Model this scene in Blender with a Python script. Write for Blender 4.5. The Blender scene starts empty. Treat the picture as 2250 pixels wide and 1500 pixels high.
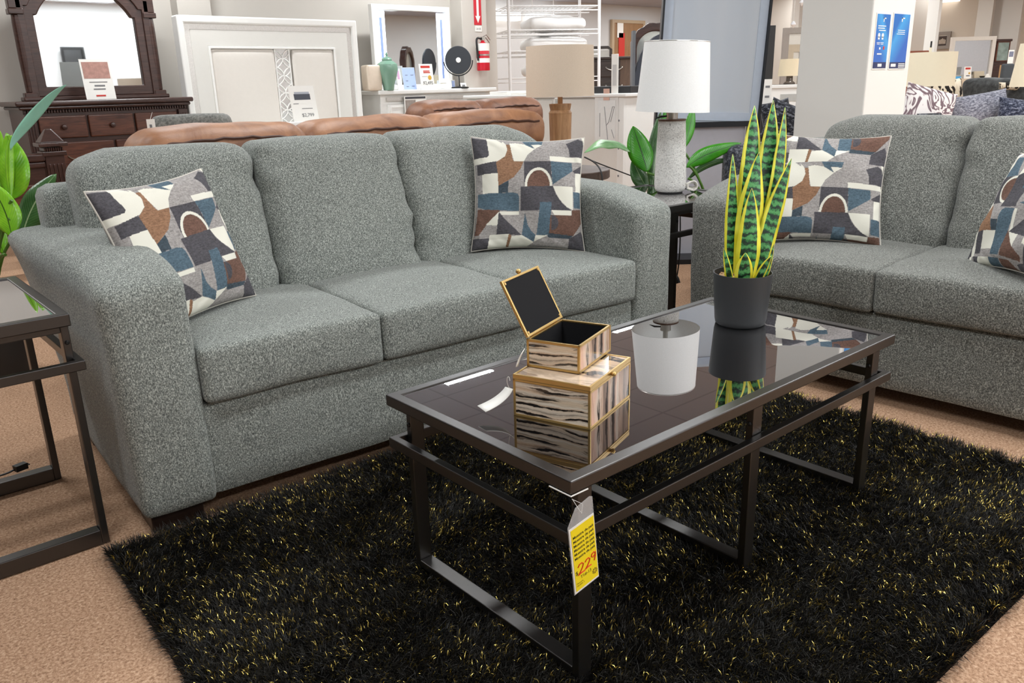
import bpy, bmesh, math, random
import numpy as np
from mathutils import Vector, Matrix, noise as mnoise
random.seed(7)
rng = np.random.default_rng(11)
SC = bpy.context.scene
COL = SC.collection
PI = math.pi

# ------------------------------------------------------------------ camera
FPX = 1790.31
PITCH, ROLL, YAW = 0.303748582, -0.027356875, 0.862971243
CAM = Vector((-0.876607496, -0.881678681, 1.09976442))
_fw = Vector((math.cos(PITCH) * math.cos(YAW), math.cos(PITCH) * math.sin(YAW), -math.sin(PITCH)))
_rt = Vector((math.sin(YAW), -math.cos(YAW), 0))
_up = _rt.cross(_fw)
RT = math.cos(ROLL) * _rt + math.sin(ROLL) * _up
UP = -math.sin(ROLL) * _rt + math.cos(ROLL) * _up
cam_data = bpy.data.cameras.new('camera')
cam_data.sensor_width = 36
cam_data.lens = FPX / 2250 * 36
cam_data.clip_start = 0.02
cam_data.clip_end = 100
cam = bpy.data.objects.new('camera', cam_data)
COL.objects.link(cam)
cam.matrix_world = Matrix(((RT.x, UP.x, -_fw.x, CAM.x), (RT.y, UP.y, -_fw.y, CAM.y), (RT.z, UP.z, -_fw.z, CAM.z), (0, 0, 0, 1)))
SC.camera = cam


def at(u, v, **k):
    """the point of the room seen at photo position (u, v) on the plane x=, y=, z= or at depth D="""
    d = _fw + RT * ((u - 1125) / FPX) - UP * ((v - 750) / FPX)
    (ax, val), = k.items()
    if ax == 'D':
        return CAM + d * val
    i = 'xyz'.index(ax)
    return CAM + d * ((val - CAM[i]) / d[i])


# ------------------------------------------------------------------ materials
def lin(c):
    if isinstance(c, str):
        c = tuple(int(c[i:i + 2], 16) for i in (0, 2, 4))
    return tuple((x / 255 / 12.92) if x / 255 <= 0.04045 else ((x / 255 + 0.055) / 1.055) ** 2.4 for x in c[:3]) + (1,)


class NT:
    def __init__(s, name):
        s.m = bpy.data.materials.new(name)
        s.m.use_nodes = True
        s.t = s.m.node_tree
        s.b = s.t.nodes['Principled BSDF']
        s.out = s.t.nodes['Material Output']

    def n(s, typ, **k):
        o = s.t.nodes.new(typ)
        for a, v in k.items():
            if a.startswith('i_'):
                o.inputs[a[2:].replace('_', ' ')].default_value = v
            else:
                setattr(o, a, v)
        return o

    def l(s, a, b):
        s.t.links.new(a, b)

    def coord(s, kind='Object', scale=(1, 1, 1)):
        tc = s.n('ShaderNodeTexCoord')
        mp = s.n('ShaderNodeMapping')
        mp.inputs['Scale'].default_value = scale
        s.l(tc.outputs[kind], mp.inputs['Vector'])
        return mp.outputs['Vector']

    def noise(s, vec, scale, detail=3, rough=0.6, dist=0.0):
        o = s.n('ShaderNodeTexNoise')
        o.inputs['Scale'].default_value = scale
        o.inputs['Detail'].default_value = detail
        o.inputs['Roughness'].default_value = rough
        o.inputs['Distortion'].default_value = dist
        if vec is not None:
            s.l(vec, o.inputs['Vector'])
        return o.outputs['Fac']

    def ramp(s, fac, stops, interp='LINEAR'):
        r = s.n('ShaderNodeValToRGB')
        r.color_ramp.interpolation = interp
        e = r.color_ramp.elements
        e[0].position, e[0].color = stops[0][0], lin(stops[0][1])
        e[1].position, e[1].color = stops[-1][0], lin(stops[-1][1])
        for p, c in stops[1:-1]:
            x = e.new(p)
            x.color = lin(c)
        s.l(fac, r.inputs['Fac'])
        return r.outputs['Color']

    def mix(s, fac, a, b, blend='MIX'):
        m = s.n('ShaderNodeMix', data_type='RGBA', blend_type=blend)
        for i, v in ((0, fac), (6, a), (7, b)):
            if hasattr(v, 'is_linked') or hasattr(v, 'links'):
                s.l(v, m.inputs[i])
            else:
                m.inputs[i].default_value = v
        return m.outputs[2]

    def math(s, op, a, b=None):
        m = s.n('ShaderNodeMath', operation=op)
        for i, v in ((0, a), (1, b)):
            if v is None:
                continue
            if hasattr(v, 'links'):
                s.l(v, m.inputs[i])
            else:
                m.inputs[i].default_value = v
        return m.outputs[0]

    def bump(s, h, strength=0.3, dist=0.002):
        b = s.n('ShaderNodeBump')
        b.inputs['Strength'].default_value = strength
        b.inputs['Distance'].default_value = dist
        s.l(h, b.inputs['Height'])
        s.l(b.outputs['Normal'], s.b.inputs['Normal'])

    def base(s, col):
        if hasattr(col, 'links'):
            s.l(col, s.b.inputs['Base Color'])
        else:
            s.b.inputs['Base Color'].default_value = lin(col)

    def set(s, rough=0.5, metal=0.0, spec=0.5, **k):
        s.b.inputs['Roughness'].default_value = rough
        s.b.inputs['Metallic'].default_value = metal
        s.b.inputs['Specular IOR Level'].default_value = spec
        for a, v in k.items():
            s.b.inputs[a.replace('_', ' ')].default_value = v
        return s.m


MATS = {}


def plain(name, col, rough=0.5, metal=0.0, spec=0.5, vary=0.06, scale=30, bump=0.0, **k):
    """a plain colour with a faint procedural mottling"""
    if name in MATS:
        return MATS[name]
    n = NT(name)
    c = lin(col)
    v = n.coord()
    f = n.noise(v, scale, 3)
    lo = tuple(x * (1 - vary) for x in c[:3]) + (1,)
    hi = tuple(min(1, x * (1 + vary)) for x in c[:3]) + (1,)
    n.base(n.mix(f, lo, hi))
    if bump:
        n.bump(f, bump, 0.001)
    MATS[name] = n.set(rough, metal, spec, **k)
    return MATS[name]


def emit(name, col, strength):
    if name in MATS:
        return MATS[name]
    n = NT(name)
    n.base(col)
    n.b.inputs['Emission Color'].default_value = lin(col)
    n.b.inputs['Emission Strength'].default_value = strength
    MATS[name] = n.set(0.6)
    return MATS[name]


def heather(name, lo, mid, hi, scale=210, stretch=(1, 1, 1), bump=0.5, rough=0.95, big=0.12, p=(0.36, 0.5, 0.66)):
    n = NT(name)
    v = n.coord('Object', stretch)
    f = n.noise(v, scale, 3, 0.7, 0.4)
    c = n.ramp(f, [(p[0], lo), (p[1], mid), (p[2], hi)])
    g = n.noise(v, 5, 2)
    c2 = n.mix(n.math('MULTIPLY', g, big), c, (0.02, 0.02, 0.02, 1))
    n.base(c2)
    n.bump(f, bump, 0.002)
    m = n.set(rough, 0, 0.2)
    n.b.inputs['Sheen Weight'].default_value = 0.15
    n.b.inputs['Sheen Roughness'].default_value = 0.5
    MATS[name] = m
    return m


def wood(name, a, b, scale=6, stretch=(1, 8, 8), rough=0.35, spec=0.5):
    n = NT(name)
    v = n.coord('Object', stretch)
    f = n.noise(v, scale, 5, 0.65, 1.2)
    n.base(n.ramp(f, [(0.3, a), (0.7, b)]))
    n.bump(f, 0.08, 0.001)
    MATS[name] = n.set(rough, 0, spec)
    return MATS[name]


def leather(name, a, b, rough=0.5):
    n = NT(name)
    v = n.coord()
    f = n.noise(v, 7, 5, 0.6, 0.8)
    n.base(n.ramp(f, [(0.3, a), (0.7, b)]))
    g = n.noise(v, 26, 5, 0.65, 1.0)
    n.bump(g, 0.25, 0.006)
    MATS[name] = n.set(rough, 0, 0.5)
    return MATS[name]


M_SOFA = heather('grey_heather_upholstery', (60, 63, 62), (124, 129, 124), (204, 208, 200), scale=370, stretch=(1, 0.75, 0.6), p=(0.31, 0.5, 0.69))
M_LOVE = heather('grey_heather_upholstery_loveseat', (56, 57, 55), (113, 115, 110), (192, 193, 185), scale=370, stretch=(0.75, 1, 0.6), p=(0.31, 0.5, 0.69))
M_FOOT = wood('dark_foot_wood', (30, 20, 16), (50, 34, 27))
M_METAL = plain('gunmetal_paint', (86, 84, 83), 0.34, 0.95, 0.5, vary=0.03, scale=60)
M_BLACKP = plain('black_plastic', (22, 22, 23), 0.45)
M_BLACKF = plain('black_felt', (26, 26, 28), 0.9, spec=0.2)
M_GOLD = plain('brushed_gold', (206, 174, 112), 0.32, 0.85)
M_PAPER = plain('white_paper', (240, 238, 232), 0.6, vary=0.02)
M_WHITE = plain('white_lacquer', (236, 235, 231), 0.35, vary=0.02)
M_WHITEB = plain('white_board_back', (224, 220, 213), 0.7, vary=0.03)
M_SILVER = plain('silver_glitter', (215, 212, 208), 0.3, 0.6, vary=0.25, scale=160)
M_MIRROR = plain('mirror_glass', (225, 230, 232), 0.02, 1.0, vary=0.0)
M_CHERRY = wood('dark_cherry_wood', (62, 34, 26), (112, 68, 50), 5, (1, 9, 9), 0.3)
M_CHERRYD = wood('dark_cherry_wood_carved', (46, 29, 25), (78, 53, 46), 5, (1, 9, 9), 0.28)
M_LEATHER = leather('cognac_leather', (120, 78, 52), (170, 121, 86))
M_LEATHER2 = leather('brown_leather', (106, 68, 48), (154, 106, 78))
M_CORD = plain('black_cord', (18, 18, 18), 0.5)
M_GREYTXT = plain('grey_print', (120, 120, 122), 0.7)
M_BLACKTXT = plain('black_ink', (25, 22, 20), 0.6)
M_REDTXT = plain('red_print', (196, 52, 42), 0.6)


def glass_top():
    n = NT('black_glass')
    n.base((6, 6, 7))
    n.set(0.25, 0, 0.0)
    g = n.n('ShaderNodeBsdfGlossy')
    g.inputs['Roughness'].default_value = 0.008
    g.inputs['Color'].default_value = (0.93, 0.92, 0.93, 1)
    lw = n.n('ShaderNodeLayerWeight')
    lw.inputs['Blend'].default_value = 0.5
    fr = n.n('ShaderNodeValToRGB')
    e = fr.color_ramp.elements
    e[0].position, e[1].position = 0.0, 1.0
    e[0].color, e[1].color = (.09, .09, .09, 1), (.98, .98, .98, 1)
    for p_, c_ in ((.45, .20), (.57, .32), (.66, .56), (.75, .72)):
        q_ = e.new(p_)
        q_.color = (c_, c_, c_, 1)
    n.l(lw.outputs['Facing'], fr.inputs['Fac'])
    ms = n.n('ShaderNodeMixShader')
    n.l(fr.outputs[0], ms.inputs[0])
    n.l(n.b.outputs[0], ms.inputs[1])
    n.l(g.outputs[0], ms.inputs[2])
    n.l(ms.outputs[0], n.out.inputs['Surface'])
    return n.m


M_GLASS = glass_top()


def carpet():
    n = NT('tan_carpet')
    v = n.coord('Object', (1, 1, 1))
    f = n.noise(v, 150, 3, 0.7, 0.5)
    c = n.ramp(f, [(0.3, (132, 100, 78)), (0.5, (180, 144, 116)), (0.72, (214, 182, 154))])
    n.base(c)
    n.bump(f, 0.7, 0.004)
    return n.set(1.0, 0, 0.1)


M_CARPET = carpet()
M_WALL = plain('warm_grey_wall_paint', (200, 194, 186), 0.8, vary=0.015, scale=3, spec=0.2)
M_WALLF = plain('cool_grey_wall_paint', (206, 206, 206), 0.8, vary=0.015, scale=3, spec=0.2)
M_WALLB = plain('beige_wall_paint', (222, 210, 194), 0.8, vary=0.015, scale=3, spec=0.2)
M_WALLG = plain('greige_wall_paint', (192, 184, 174), 0.8, vary=0.015, scale=3, spec=0.2)
M_PILLAR = plain('ivory_pillar_paint', (226, 225, 220), 0.75, vary=0.012, scale=3, spec=0.25)


def ceiling_mat():
    n = NT('ceiling_tiles')
    v = n.coord('Object')
    br = n.n('ShaderNodeTexBrick')
    br.offset = 0
    br.inputs['Scale'].default_value = 1
    br.inputs['Brick Width'].default_value = 1.2
    br.inputs['Row Height'].default_value = 0.6
    br.inputs['Mortar Size'].default_value = 0.012
    br.inputs['Color1'].default_value = lin((176, 178, 188))
    br.inputs['Color2'].default_value = lin((172, 174, 184))
    br.inputs['Mortar'].default_value = lin((156, 158, 168))
    n.l(v, br.inputs['Vector'])
    n.base(br.outputs['Color'])
    return n.set(0.9, 0, 0.1)


# ------------------------------------------------------------------ mesh builder
class MB:
    def __init__(s):
        s.v, s.f, s.mi = [], [], []

    def add(s, vs, fs, M=None, mi=0):
        o = len(s.v)
        for p in vs:
            p = Vector(p)
            s.v.append(tuple(M @ p) if M is not None else tuple(p))
        for f in fs:
            s.f.append(tuple(i + o for i in f))
            s.mi.append(mi)
        return s

    def box(s, x0, x1, y0, y1, z0, z1, M=None, mi=0):
        vs = [(x, y, z) for z in (z0, z1) for y in (y0, y1) for x in (x0, x1)]
        return s.add(vs, [(0, 2, 3, 1), (4, 5, 7, 6), (0, 1, 5, 4), (2, 6, 7, 3), (0, 4, 6, 2), (1, 3, 7, 5)], M, mi)

    def lathe(s, prof, n=40, M=None, cap=True, mi=0, sq=None):
        """prof: list of (r, z); sq: optional superellipse power for squarish sections"""
        vs, fs = [], []
        for r, z in prof:
            for k in range(n):
                a = 2 * PI * k / n
                c, d = math.cos(a), math.sin(a)
                if sq:
                    q = (abs(c) ** sq + abs(d) ** sq) ** (-1 / sq)
                    c, d = c * q, d * q
                vs.append((r * c, r * d, z))
        m = len(prof)
        for i in range(m - 1):
            for k in range(n):
                k2 = (k + 1) % n
                fs.append((i * n + k, i * n + k2, (i + 1) * n + k2, (i + 1) * n + k))
        if cap:
            fs.append(tuple(range(n - 1, -1, -1)))
            fs.append(tuple((m - 1) * n + k for k in range(n)))
        return s.add(vs, fs, M, mi)

    def tube(s, pts, r, n=8, M=None, mi=0, closed=False):
        pts = [Vector(p) for p in pts]
        vs, fs = [], []
        m = len(pts)
        nrm = None
        for i, p in enumerate(pts):
            if closed:
                t = (pts[(i + 1) % m] - pts[i - 1]).normalized()
            else:
                t = (pts[min(i + 1, m - 1)] - pts[max(i - 1, 0)]).normalized()
            if nrm is None:
                nrm = t.orthogonal().normalized()
            else:
                nrm = (nrm - t * nrm.dot(t)).normalized()
            b = t.cross(nrm)
            rr = r[i] if isinstance(r, (list, tuple)) else r
            for k in range(n):
                a = 2 * PI * k / n
                vs.append(p + nrm * (rr * math.cos(a)) + b * (rr * math.sin(a)))
        for i in range(m if closed else m - 1):
            j = (i + 1) % m
            for k in range(n):
                k2 = (k + 1) % n
                fs.append((i * n + k, i * n + k2, j * n + k2, j * n + k))
        if not closed:
            fs.append(tuple(range(n - 1, -1, -1)))
            fs.append(tuple((m - 1) * n + k for k in range(n)))
        return s.add(vs, fs, M, mi)

    def prism(s, poly, d0, d1, axis='y', M=None, mi=0):
        """polygon in the other two axes, extruded along axis"""
        n = len(poly)
        def P(a, b, d):
            return {'y': (a, d, b), 'z': (a, b, d), 'x': (d, a, b)}[axis]
        vs = [P(a, b, d0) for a, b in poly] + [P(a, b, d1) for a, b in poly]
        fs = [tuple(range(n)), tuple(range(2 * n - 1, n - 1, -1))]
        for i in range(n):
            j = (i + 1) % n
            fs.append((i, i + n, j + n, j))
        return s.add(vs, fs, M, mi)

    def ringprism(s, outer, inner, d0, d1, axis='y', M=None, mi=0):
        n = len(outer)
        def P(p, d):
            a, b = p
            return {'y': (a, d, b), 'z': (a, b, d), 'x': (d, a, b)}[axis]
        vs = [P(p, d0) for p in outer] + [P(p, d0) for p in inner] + [P(p, d1) for p in outer] + [P(p, d1) for p in inner]
        fs = []
        for i in range(n):
            j = (i + 1) % n
            fs += [(i, j, n + j, n + i), (2 * n + i, 3 * n + i, 3 * n + j, 2 * n + j), (i, 2 * n + i, 2 * n + j, j), (n + i, n + j, 3 * n + j, 3 * n + i)]
        return s.add(vs, fs, M, mi)

    def frame(s, x0, x1, z0, z1, w, d0, d1, axis='y', M=None, mi=0):
        return s.ringprism([(x0, z0), (x1, z0), (x1, z1), (x0, z1)], [(x0 + w, z0 + w), (x1 - w, z0 + w), (x1 - w, z1 - w), (x0 + w, z1 - w)], d0, d1, axis, M, mi)

    def build(s, name, mats, parent=None, smooth=False, bevel=0, seg=2, label=None, fixn=True):
        me = bpy.data.meshes.new(name)
        me.from_pydata(s.v, [], s.f)
        for m in (mats if isinstance(mats, (list, tuple)) else [mats]):
            me.materials.append(m)
        if any(s.mi):
            me.polygons.foreach_set('material_index', s.mi)
        if fixn:
            bm = bmesh.new()
            bm.from_mesh(me)
            bmesh.ops.recalc_face_normals(bm, faces=bm.faces)
            bm.to_mesh(me)
            bm.free()
        if smooth:
            me.polygons.foreach_set('use_smooth', [True] * len(me.polygons))
            try:
                me.set_sharp_from_angle(angle=math.radians(40 if smooth is True else smooth))
            except Exception:
                pass
        o = bpy.data.objects.new(name, me)
        COL.objects.link(o)
        if parent is not None:
            o.parent = parent
        if bevel:
            md = o.modifiers.new('bevel', 'BEVEL')
            md.width = bevel
            md.segments = seg
            md.limit_method = 'ANGLE'
            md.angle_limit = math.radians(40)
        if label:
            o['label'] = label
        return o


def tag(o, label, cat, group=None, kind=None):
    o['label'] = label
    o['category'] = cat
    if group:
        o['group'] = group
    if kind:
        o['kind'] = kind
    return o


def thing(name, label, cat, loc=(0, 0, 0), rz=0.0, group=None):
    o = bpy.data.objects.new(name, None)
    o.empty_display_size = 0.1
    COL.objects.link(o)
    o.location = loc
    o.rotation_euler = (0, 0, rz)
    return tag(o, label, cat, group)


def struct(name, mb, m, label, **k):
    o = mb.build(name, m, **k)
    o['kind'] = 'structure'
    o['label'] = label
    o['category'] = name.split('_')[0]
    return o


def T(x, y, z, rz=0.0, rx=0.0, ry=0.0):
    return Matrix.Translation((x, y, z)) @ Matrix.Rotation(rz, 4, 'Z') @ Matrix.Rotation(ry, 4, 'Y') @ Matrix.Rotation(rx, 4, 'X')


def copy_tree(o, parent=None):
    c = o.copy()
    COL.objects.link(c)
    c.parent = parent
    for ch in list(o.children):
        copy_tree(ch, c)
    return c


def text(name, body, size, mat, parent, M, align='LEFT', extrude=0.0002, bold=0.0):
    cu = bpy.data.curves.new(name, 'FONT')
    cu.body = body
    cu.size = size
    cu.align_x = align
    cu.extrude = extrude
    cu.offset = bold
    cu.materials.append(mat)
    tmp = bpy.data.objects.new(name, cu)
    COL.objects.link(tmp)
    dg = bpy.context.evaluated_depsgraph_get()
    me = bpy.data.meshes.new_from_object(tmp.evaluated_get(dg), depsgraph=dg)
    bpy.data.objects.remove(tmp)
    me.name = name
    if not me.materials:
        me.materials.append(mat)
    o = bpy.data.objects.new(name, me)
    COL.objects.link(o)
    o.parent = parent
    o.matrix_local = M
    return o


def softbox(hx, hy, hz, r=0.05, bul=(0, 0, 0), n=18, seed=0, amp=0.004, rlow=None, warp=None, freq=5.0):
    """rounded cushion volume centred on the origin; bul swells each pair of faces; amp is soft unevenness"""
    mb = MB()
    idx = {}
    vs, fs = [], []
    H = (hx, hy, hz)
    mxh = max(H)
    N = [max(6, int(n * h / mxh) + 4) for h in H]

    def g(i, k):
        # denser near the ends so the rounding is smooth
        t = -1 + 2 * i / N[k]
        return math.sin(t * PI / 2) * 0.5 + t * 0.5

    def vert(i, j, k):
        key = (i, j, k)
        if key in idx:
            return idx[key]
        p = Vector((g(i, 0) * hx, g(j, 1) * hy, g(k, 2) * hz))
        rr = r
        if rlow is not None:
            t = (p.z / hz + 1) / 2
            rr = rlow + (r - rlow) * min(1, max(0, t * 1.6 - 0.3))
        rr = min(rr, hx * 0.98, hy * 0.98, hz * 0.98)
        qv = Vector([max(-(H[a] - rr), min(H[a] - rr, p[a])) for a in range(3)])
        d = p - qv
        if d.length > 1e-9:
            p = qv + d.normalized() * rr
        u = [p[a] / H[a] for a in range(3)]
        p.x += bul[0] * u[0] * (1 - u[1] ** 2) * (1 - u[2] ** 2)
        p.y += bul[1] * u[1] * (1 - u[0] ** 2) * (1 - u[2] ** 2)
        p.z += bul[2] * u[2] * (1 - u[0] ** 2) * (1 - u[1] ** 2)
        if amp:
            q2 = p * freq + Vector((seed * 7.3, seed * 3.1, seed * 1.7))
            p += Vector((mnoise.noise(q2), mnoise.noise(q2 + Vector((9, 0, 0))), mnoise.noise(q2 + Vector((0, 9, 0))))) * amp
        if warp:
            p = warp(p)
        idx[key] = len(vs)
        vs.append(p)
        return idx[key]
    for a in range(3):
        b, c = (a + 1) % 3, (a + 2) % 3
        for side in (0, N[a]):
            for i in range(N[b]):
                for j in range(N[c]):
                    quad = []
                    for di, dj in ((0, 0), (1, 0), (1, 1), (0, 1)):
                        k = [0, 0, 0]
                        k[a], k[b], k[c] = side, i + di, j + dj
                        quad.append(vert(*k))
                    fs.append(tuple(quad if side else quad[::-1]))
    mb.add(vs, fs)
    return mb
EXPOSURE = 0.18
LAMP_W = 31
# ------------------------------------------------------------------ the setting
CEIL = 2.78
struct('floor', MB().box(-4, 17, -4, 12.5, -0.05, 0), M_CARPET, 'tan cut-pile carpet')
struct('ceiling', MB().box(-4, 17, -4, 12.5, CEIL, CEIL + 0.05), ceiling_mat(), 'white tile ceiling')
YW = 6.6
struct('wall_back', MB().box(-4, 5.3, YW, YW + 0.12, 0, CEIL), M_WALL, 'warm grey wall behind the bedroom furniture')
struct('wall_end', MB().box(5.3, 5.42, YW, 12.5, 0, CEIL), M_WALL, 'end of the bedroom wall')
_a, _b = at(393, 40, y=YW - 0.15).x, at(466, 40, y=YW - 0.15).x
struct('wall_pilaster', MB().box(_a, _b, YW - 0.15, YW, 0, CEIL), M_WALL, 'flat pilaster on the bedroom wall')
_a, _b = at(1016, 60, y=YW - 0.2).x, at(1070, 60, y=YW - 0.2).x
struct('column_back', MB().box(_a, _b, YW - 0.2, YW + 0.12, 0, CEIL), M_WALL, 'grey column carrying the fire extinguisher', bevel=0.01)
COLX0, COLX1, COLY = _a, _b, YW - 0.2
struct('wall_far', MB().box(5.42, 17, 12.5, 12.6, 0, CEIL), M_WALLF, 'pale far wall')
struct('wall_right', MB().box(17, 17.1, -4, 12.5, 0, CEIL), M_WALLB, 'beige far wall')
struct('wall_front', MB().box(-4, 17, -4.1, -4, 0, CEIL), M_WALLF, 'pale wall behind the camera')
struct('wall_left', MB().box(-4.1, -4, -4, YW, 0, CEIL), plain('darkened_wall_paint', (104, 97, 90), 0.8), 'unseen side wall, darkened to dim reflections in the metal tables')  # unseen wall, coloured dark so the metal legs reflect less light
_c = at(1921, 0, x=3.6)
_l = at(1764, 0, x=3.6)
_r = at(2014, 0, y=_c.y)
PX0, PY0, PX1, PY1 = 3.6, _c.y, _r.x, _l.y
struct('pillar', MB().box(PX0, PX1, PY0, PY1, 0, CEIL), M_PILLAR, 'square ivory pillar with two posters', bevel=0.008)


# far right structure: columns and wall panels
def colpx(u0, u1, x, m, lab, depth=0.1, nm='column_far'):
    a, b = at(u0, 60, x=x), at(u1, 60, x=x)
    return struct(nm, MB().box(x, x + depth, min(a.y, b.y), max(a.y, b.y), 0, CEIL), m, lab)


colpx(2034, 2058, 12.5, M_PILLAR, 'slim ivory column before the beige wall')
colpx(1997, 2036, 14.5, M_WALLG, 'greige wall return beside the slim column', nm='wall_return')
colpx(2143, 2176, 16.2, M_WALLG, 'greige wall return', nm='wall_return')
colpx(2176, 2240, 16.5, M_WALL, 'wide pale column', nm='column_far')
colpx(1738, 1754, 14.0, M_PILLAR, 'pale column behind the pillar', nm='column_far')
colpx(1690, 1736, 15.2, M_WALLG, 'greige wall behind the partition', nm='wall_return')

# ------------------------------------------------------------------ lights: ceiling troffers
def troffer(x, y, w, h, power, col=(0.95, 0.985, 1.0)):
    ld = bpy.data.lights.new('troffer', 'AREA')
    ld.shape = 'RECTANGLE'
    ld.size, ld.size_y = w, h
    ld.energy = power
    ld.color = col
    o = bpy.data.objects.new('troffer', ld)
    COL.objects.link(o)
    o.location = (x, y, CEIL - 0.012)
    return o


for iy, yl in enumerate((-2.57, 0.18, 2.93, 5.68, 8.43, 11.18)):
    for ix in range(8):
        x = -3.7 + 2.6 * ix
        if ix == 0:
            continue
        if yl > YW - 0.4 and x < 5.4:
            continue
        small = iy == 3
        troffer(x, yl, 0.62 if small else 1.2, 0.13 if small else 0.3, LAMP_W)
for x in (2.2, 3.6, 5.0):  # extra row added to brighten the wall that the arched mirror reflects
    troffer(x, -3.3, 1.2, 0.3, LAMP_W * 1.3)
w = bpy.data.worlds.new('world')
SC.world = w
w.use_nodes = True
w.node_tree.nodes['Background'].inputs[0].default_value = (0.9, 0.92, 1, 1)
w.node_tree.nodes['Background'].inputs[1].default_value = 0.3

# ------------------------------------------------------------------ sofas
def arm_warp(side, hx, hy, hz):
    def w(p):
        t = (p.z / hz + 1) / 2
        s = (p.y / hy + 1) / 2
        fr = max(0, 1 - s / 0.4)
        p.z -= 0.055 * fr * fr * t * t
        out = (p.x * side / hx + 1) / 2
        p.x += side * out * (0.018 * t + 0.075 * t * t * min(1, s * 1.3))
        p.z -= 0.012 * out * t * t
        return p
    return w


def make_sofa(name, label, mat, loc, rz, x0, splits, x1, bsplits):
    """x0..x1 outer arms; splits = seat cushion edges; bsplits = back cushion edges"""
    t = thing(name, label, name.replace('_', ' ') if name == 'loveseat' else 'sofa', loc, rz)
    D = 0.93
    a = splits[0], splits[-1]
    sb = softbox((a[1] - a[0]) / 2 + 0.02, 0.43, 0.135, 0.02, (0, 0.008, 0), 22, 1, 0.002)
    for i, p in enumerate(sb.v):
        sb.v[i] = (p[0] + (a[0] + a[1]) / 2, p[1] + 0.448, p[2] + 0.195)
    sb.build('base', mat, t, True)
    for side, e0, e1 in ((-1, x0, a[0]), (1, a[1], x1)):
        hx, hy, hz = (e1 - e0) / 2, D / 2, 0.335
        s = softbox(hx, hy, hz, 0.038, (0.006, 0.012, 0.012), 24, 3 + side, 0.004, 0.02, arm_warp(side, hx, hy, hz))
        for i, p in enumerate(s.v):
            s.v[i] = (p[0] + (e0 + e1) / 2, p[1] + hy, p[2] + 0.055 + hz)
        arm = s.build('armrest', mat, t, True)
        # stitched seam round the front panel
        zz = [0.10 + 0.55 * k / 14 for k in range(15)]
        xin = (e1 if side < 0 else e0) - side * 0.0
    fb = softbox((x1 - x0) / 2 - 0.012, 0.1, 0.39, 0.045, (0, 0.0, 0.0), 24, 5, 0.003, 0.02, lambda p: Vector((p.x, p.y + 0.10 * (p.z / 0.39) * 0.35, p.z)))
    for i, p in enumerate(fb.v):
        fb.v[i] = (p[0] + (x0 + x1) / 2, p[1] + 0.83, p[2] + 0.455)
    fb.build('back_frame', mat, t, True)
    for k in range(len(splits) - 1):
        e0, e1 = splits[k], splits[k + 1]
        c = softbox((e1 - e0) / 2 - 0.001, 0.305, 0.075, 0.016, (0.003, 0.008, 0.020), 26, 20 + k, 0.004)
        for i, p in enumerate(c.v):
            c.v[i] = (p[0] + (e0 + e1) / 2, p[1] + 0.297, p[2] + 0.405)
        c.build('seat_cushion', mat, t, True)
    nb = len(bsplits) - 1
    for k in range(nb):
        e0, e1 = bsplits[k], bsplits[k + 1]
        hw, hh = (e1 - e0) / 2 - 0.0005, 0.258

        def wp(p, k=k, hw=hw, hh=hh):
            u, t_ = p.x / hw, p.z / hh
            # gathered pleats along the sides
            e = max(0, abs(u) - 0.62) / 0.38
            p.y += 0.034 * e * mnoise.noise(Vector((k * 3 + (u > 0) * 5, 0, p.z * 17 + k))) * (1 if p.y < 0 else 0)
            p.x -= 0.010 * e * (1 if u > 0 else -1) * max(0, mnoise.noise(Vector((k * 5 + (u > 0) * 7, 3, p.z * 12))))
            # body sags a little: fuller low down, thinner at the top
            p.y *= 1.0 + 0.10 * (-t_)
            # slouch backwards
            p.y += (p.z + hh) * 0.27
            # outer corners more rounded
            if (k == 0 and u < 0) or (k == nb - 1 and u > 0):
                p.z -= 0.035 * max(0, abs(u) - 0.55) / 0.45 * max(0, t_)
            if (k == 0 and u < 0) or (k == nb - 1 and u > 0):
                sgn = -1 if u < 0 else 1
                p.x -= sgn * 0.07 * abs(u) * max(0, -t_)
            return p
        c = softbox(hw, 0.115, hh, 0.058, (0.003, 0.038, 0.010), 24, 40 + k, 0.006, None, wp, 6.0)
        for i, p in enumerate(c.v):
            c.v[i] = (p[0] + (e0 + e1) / 2, p[1] + 0.625, p[2] + 0.47 + hh - 0.045)
        c.build('back_cushion', mat, t, True)
    for fx in (x0 + 0.02, x1 - 0.155):
        for fy in (0.035, D - 0.17):
            MB().box(fx, fx + 0.135, fy, fy + 0.12, 0.0, 0.075).build('foot', M_FOOT, t, bevel=0.004)
    return t


SOFA_O, SOFA_R = (-0.388, 1.152), math.radians(-3.5)
LOVE_O, LOVE_R = (1.79, 0.40), math.radians(-86.6)
make_sofa('sofa', 'long grey heather three-seat sofa behind the coffee table', M_SOFA, (*SOFA_O, 0), SOFA_R,
          0.0, (0.19, 0.715, 1.245, 1.77), 1.955, (0.085, 0.64, 1.185, 1.86))
make_sofa('loveseat', 'grey heather two-seat loveseat in front of the ivory pillar', M_LOVE, (*LOVE_O, 0), LOVE_R,
          -0.677, (-0.49, 0.05, 0.59), 0.778, (-0.50, 0.075, 0.62))


def local(O, rz, x, y, z):
    return Matrix.Translation((O[0], O[1], 0)) @ Matrix.Rotation(rz, 4, 'Z') @ Vector((x, y, z))


# ------------------------------------------------------------------ throw pillows
CREAM, LGREY, DGREY, BLUE, BROWN, TAN, DBLUE = (226, 224, 211), (178, 173, 170), (92, 90, 95), (96, 117, 131), (124, 95, 83), (164, 126, 99), (76, 88, 97)


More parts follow.
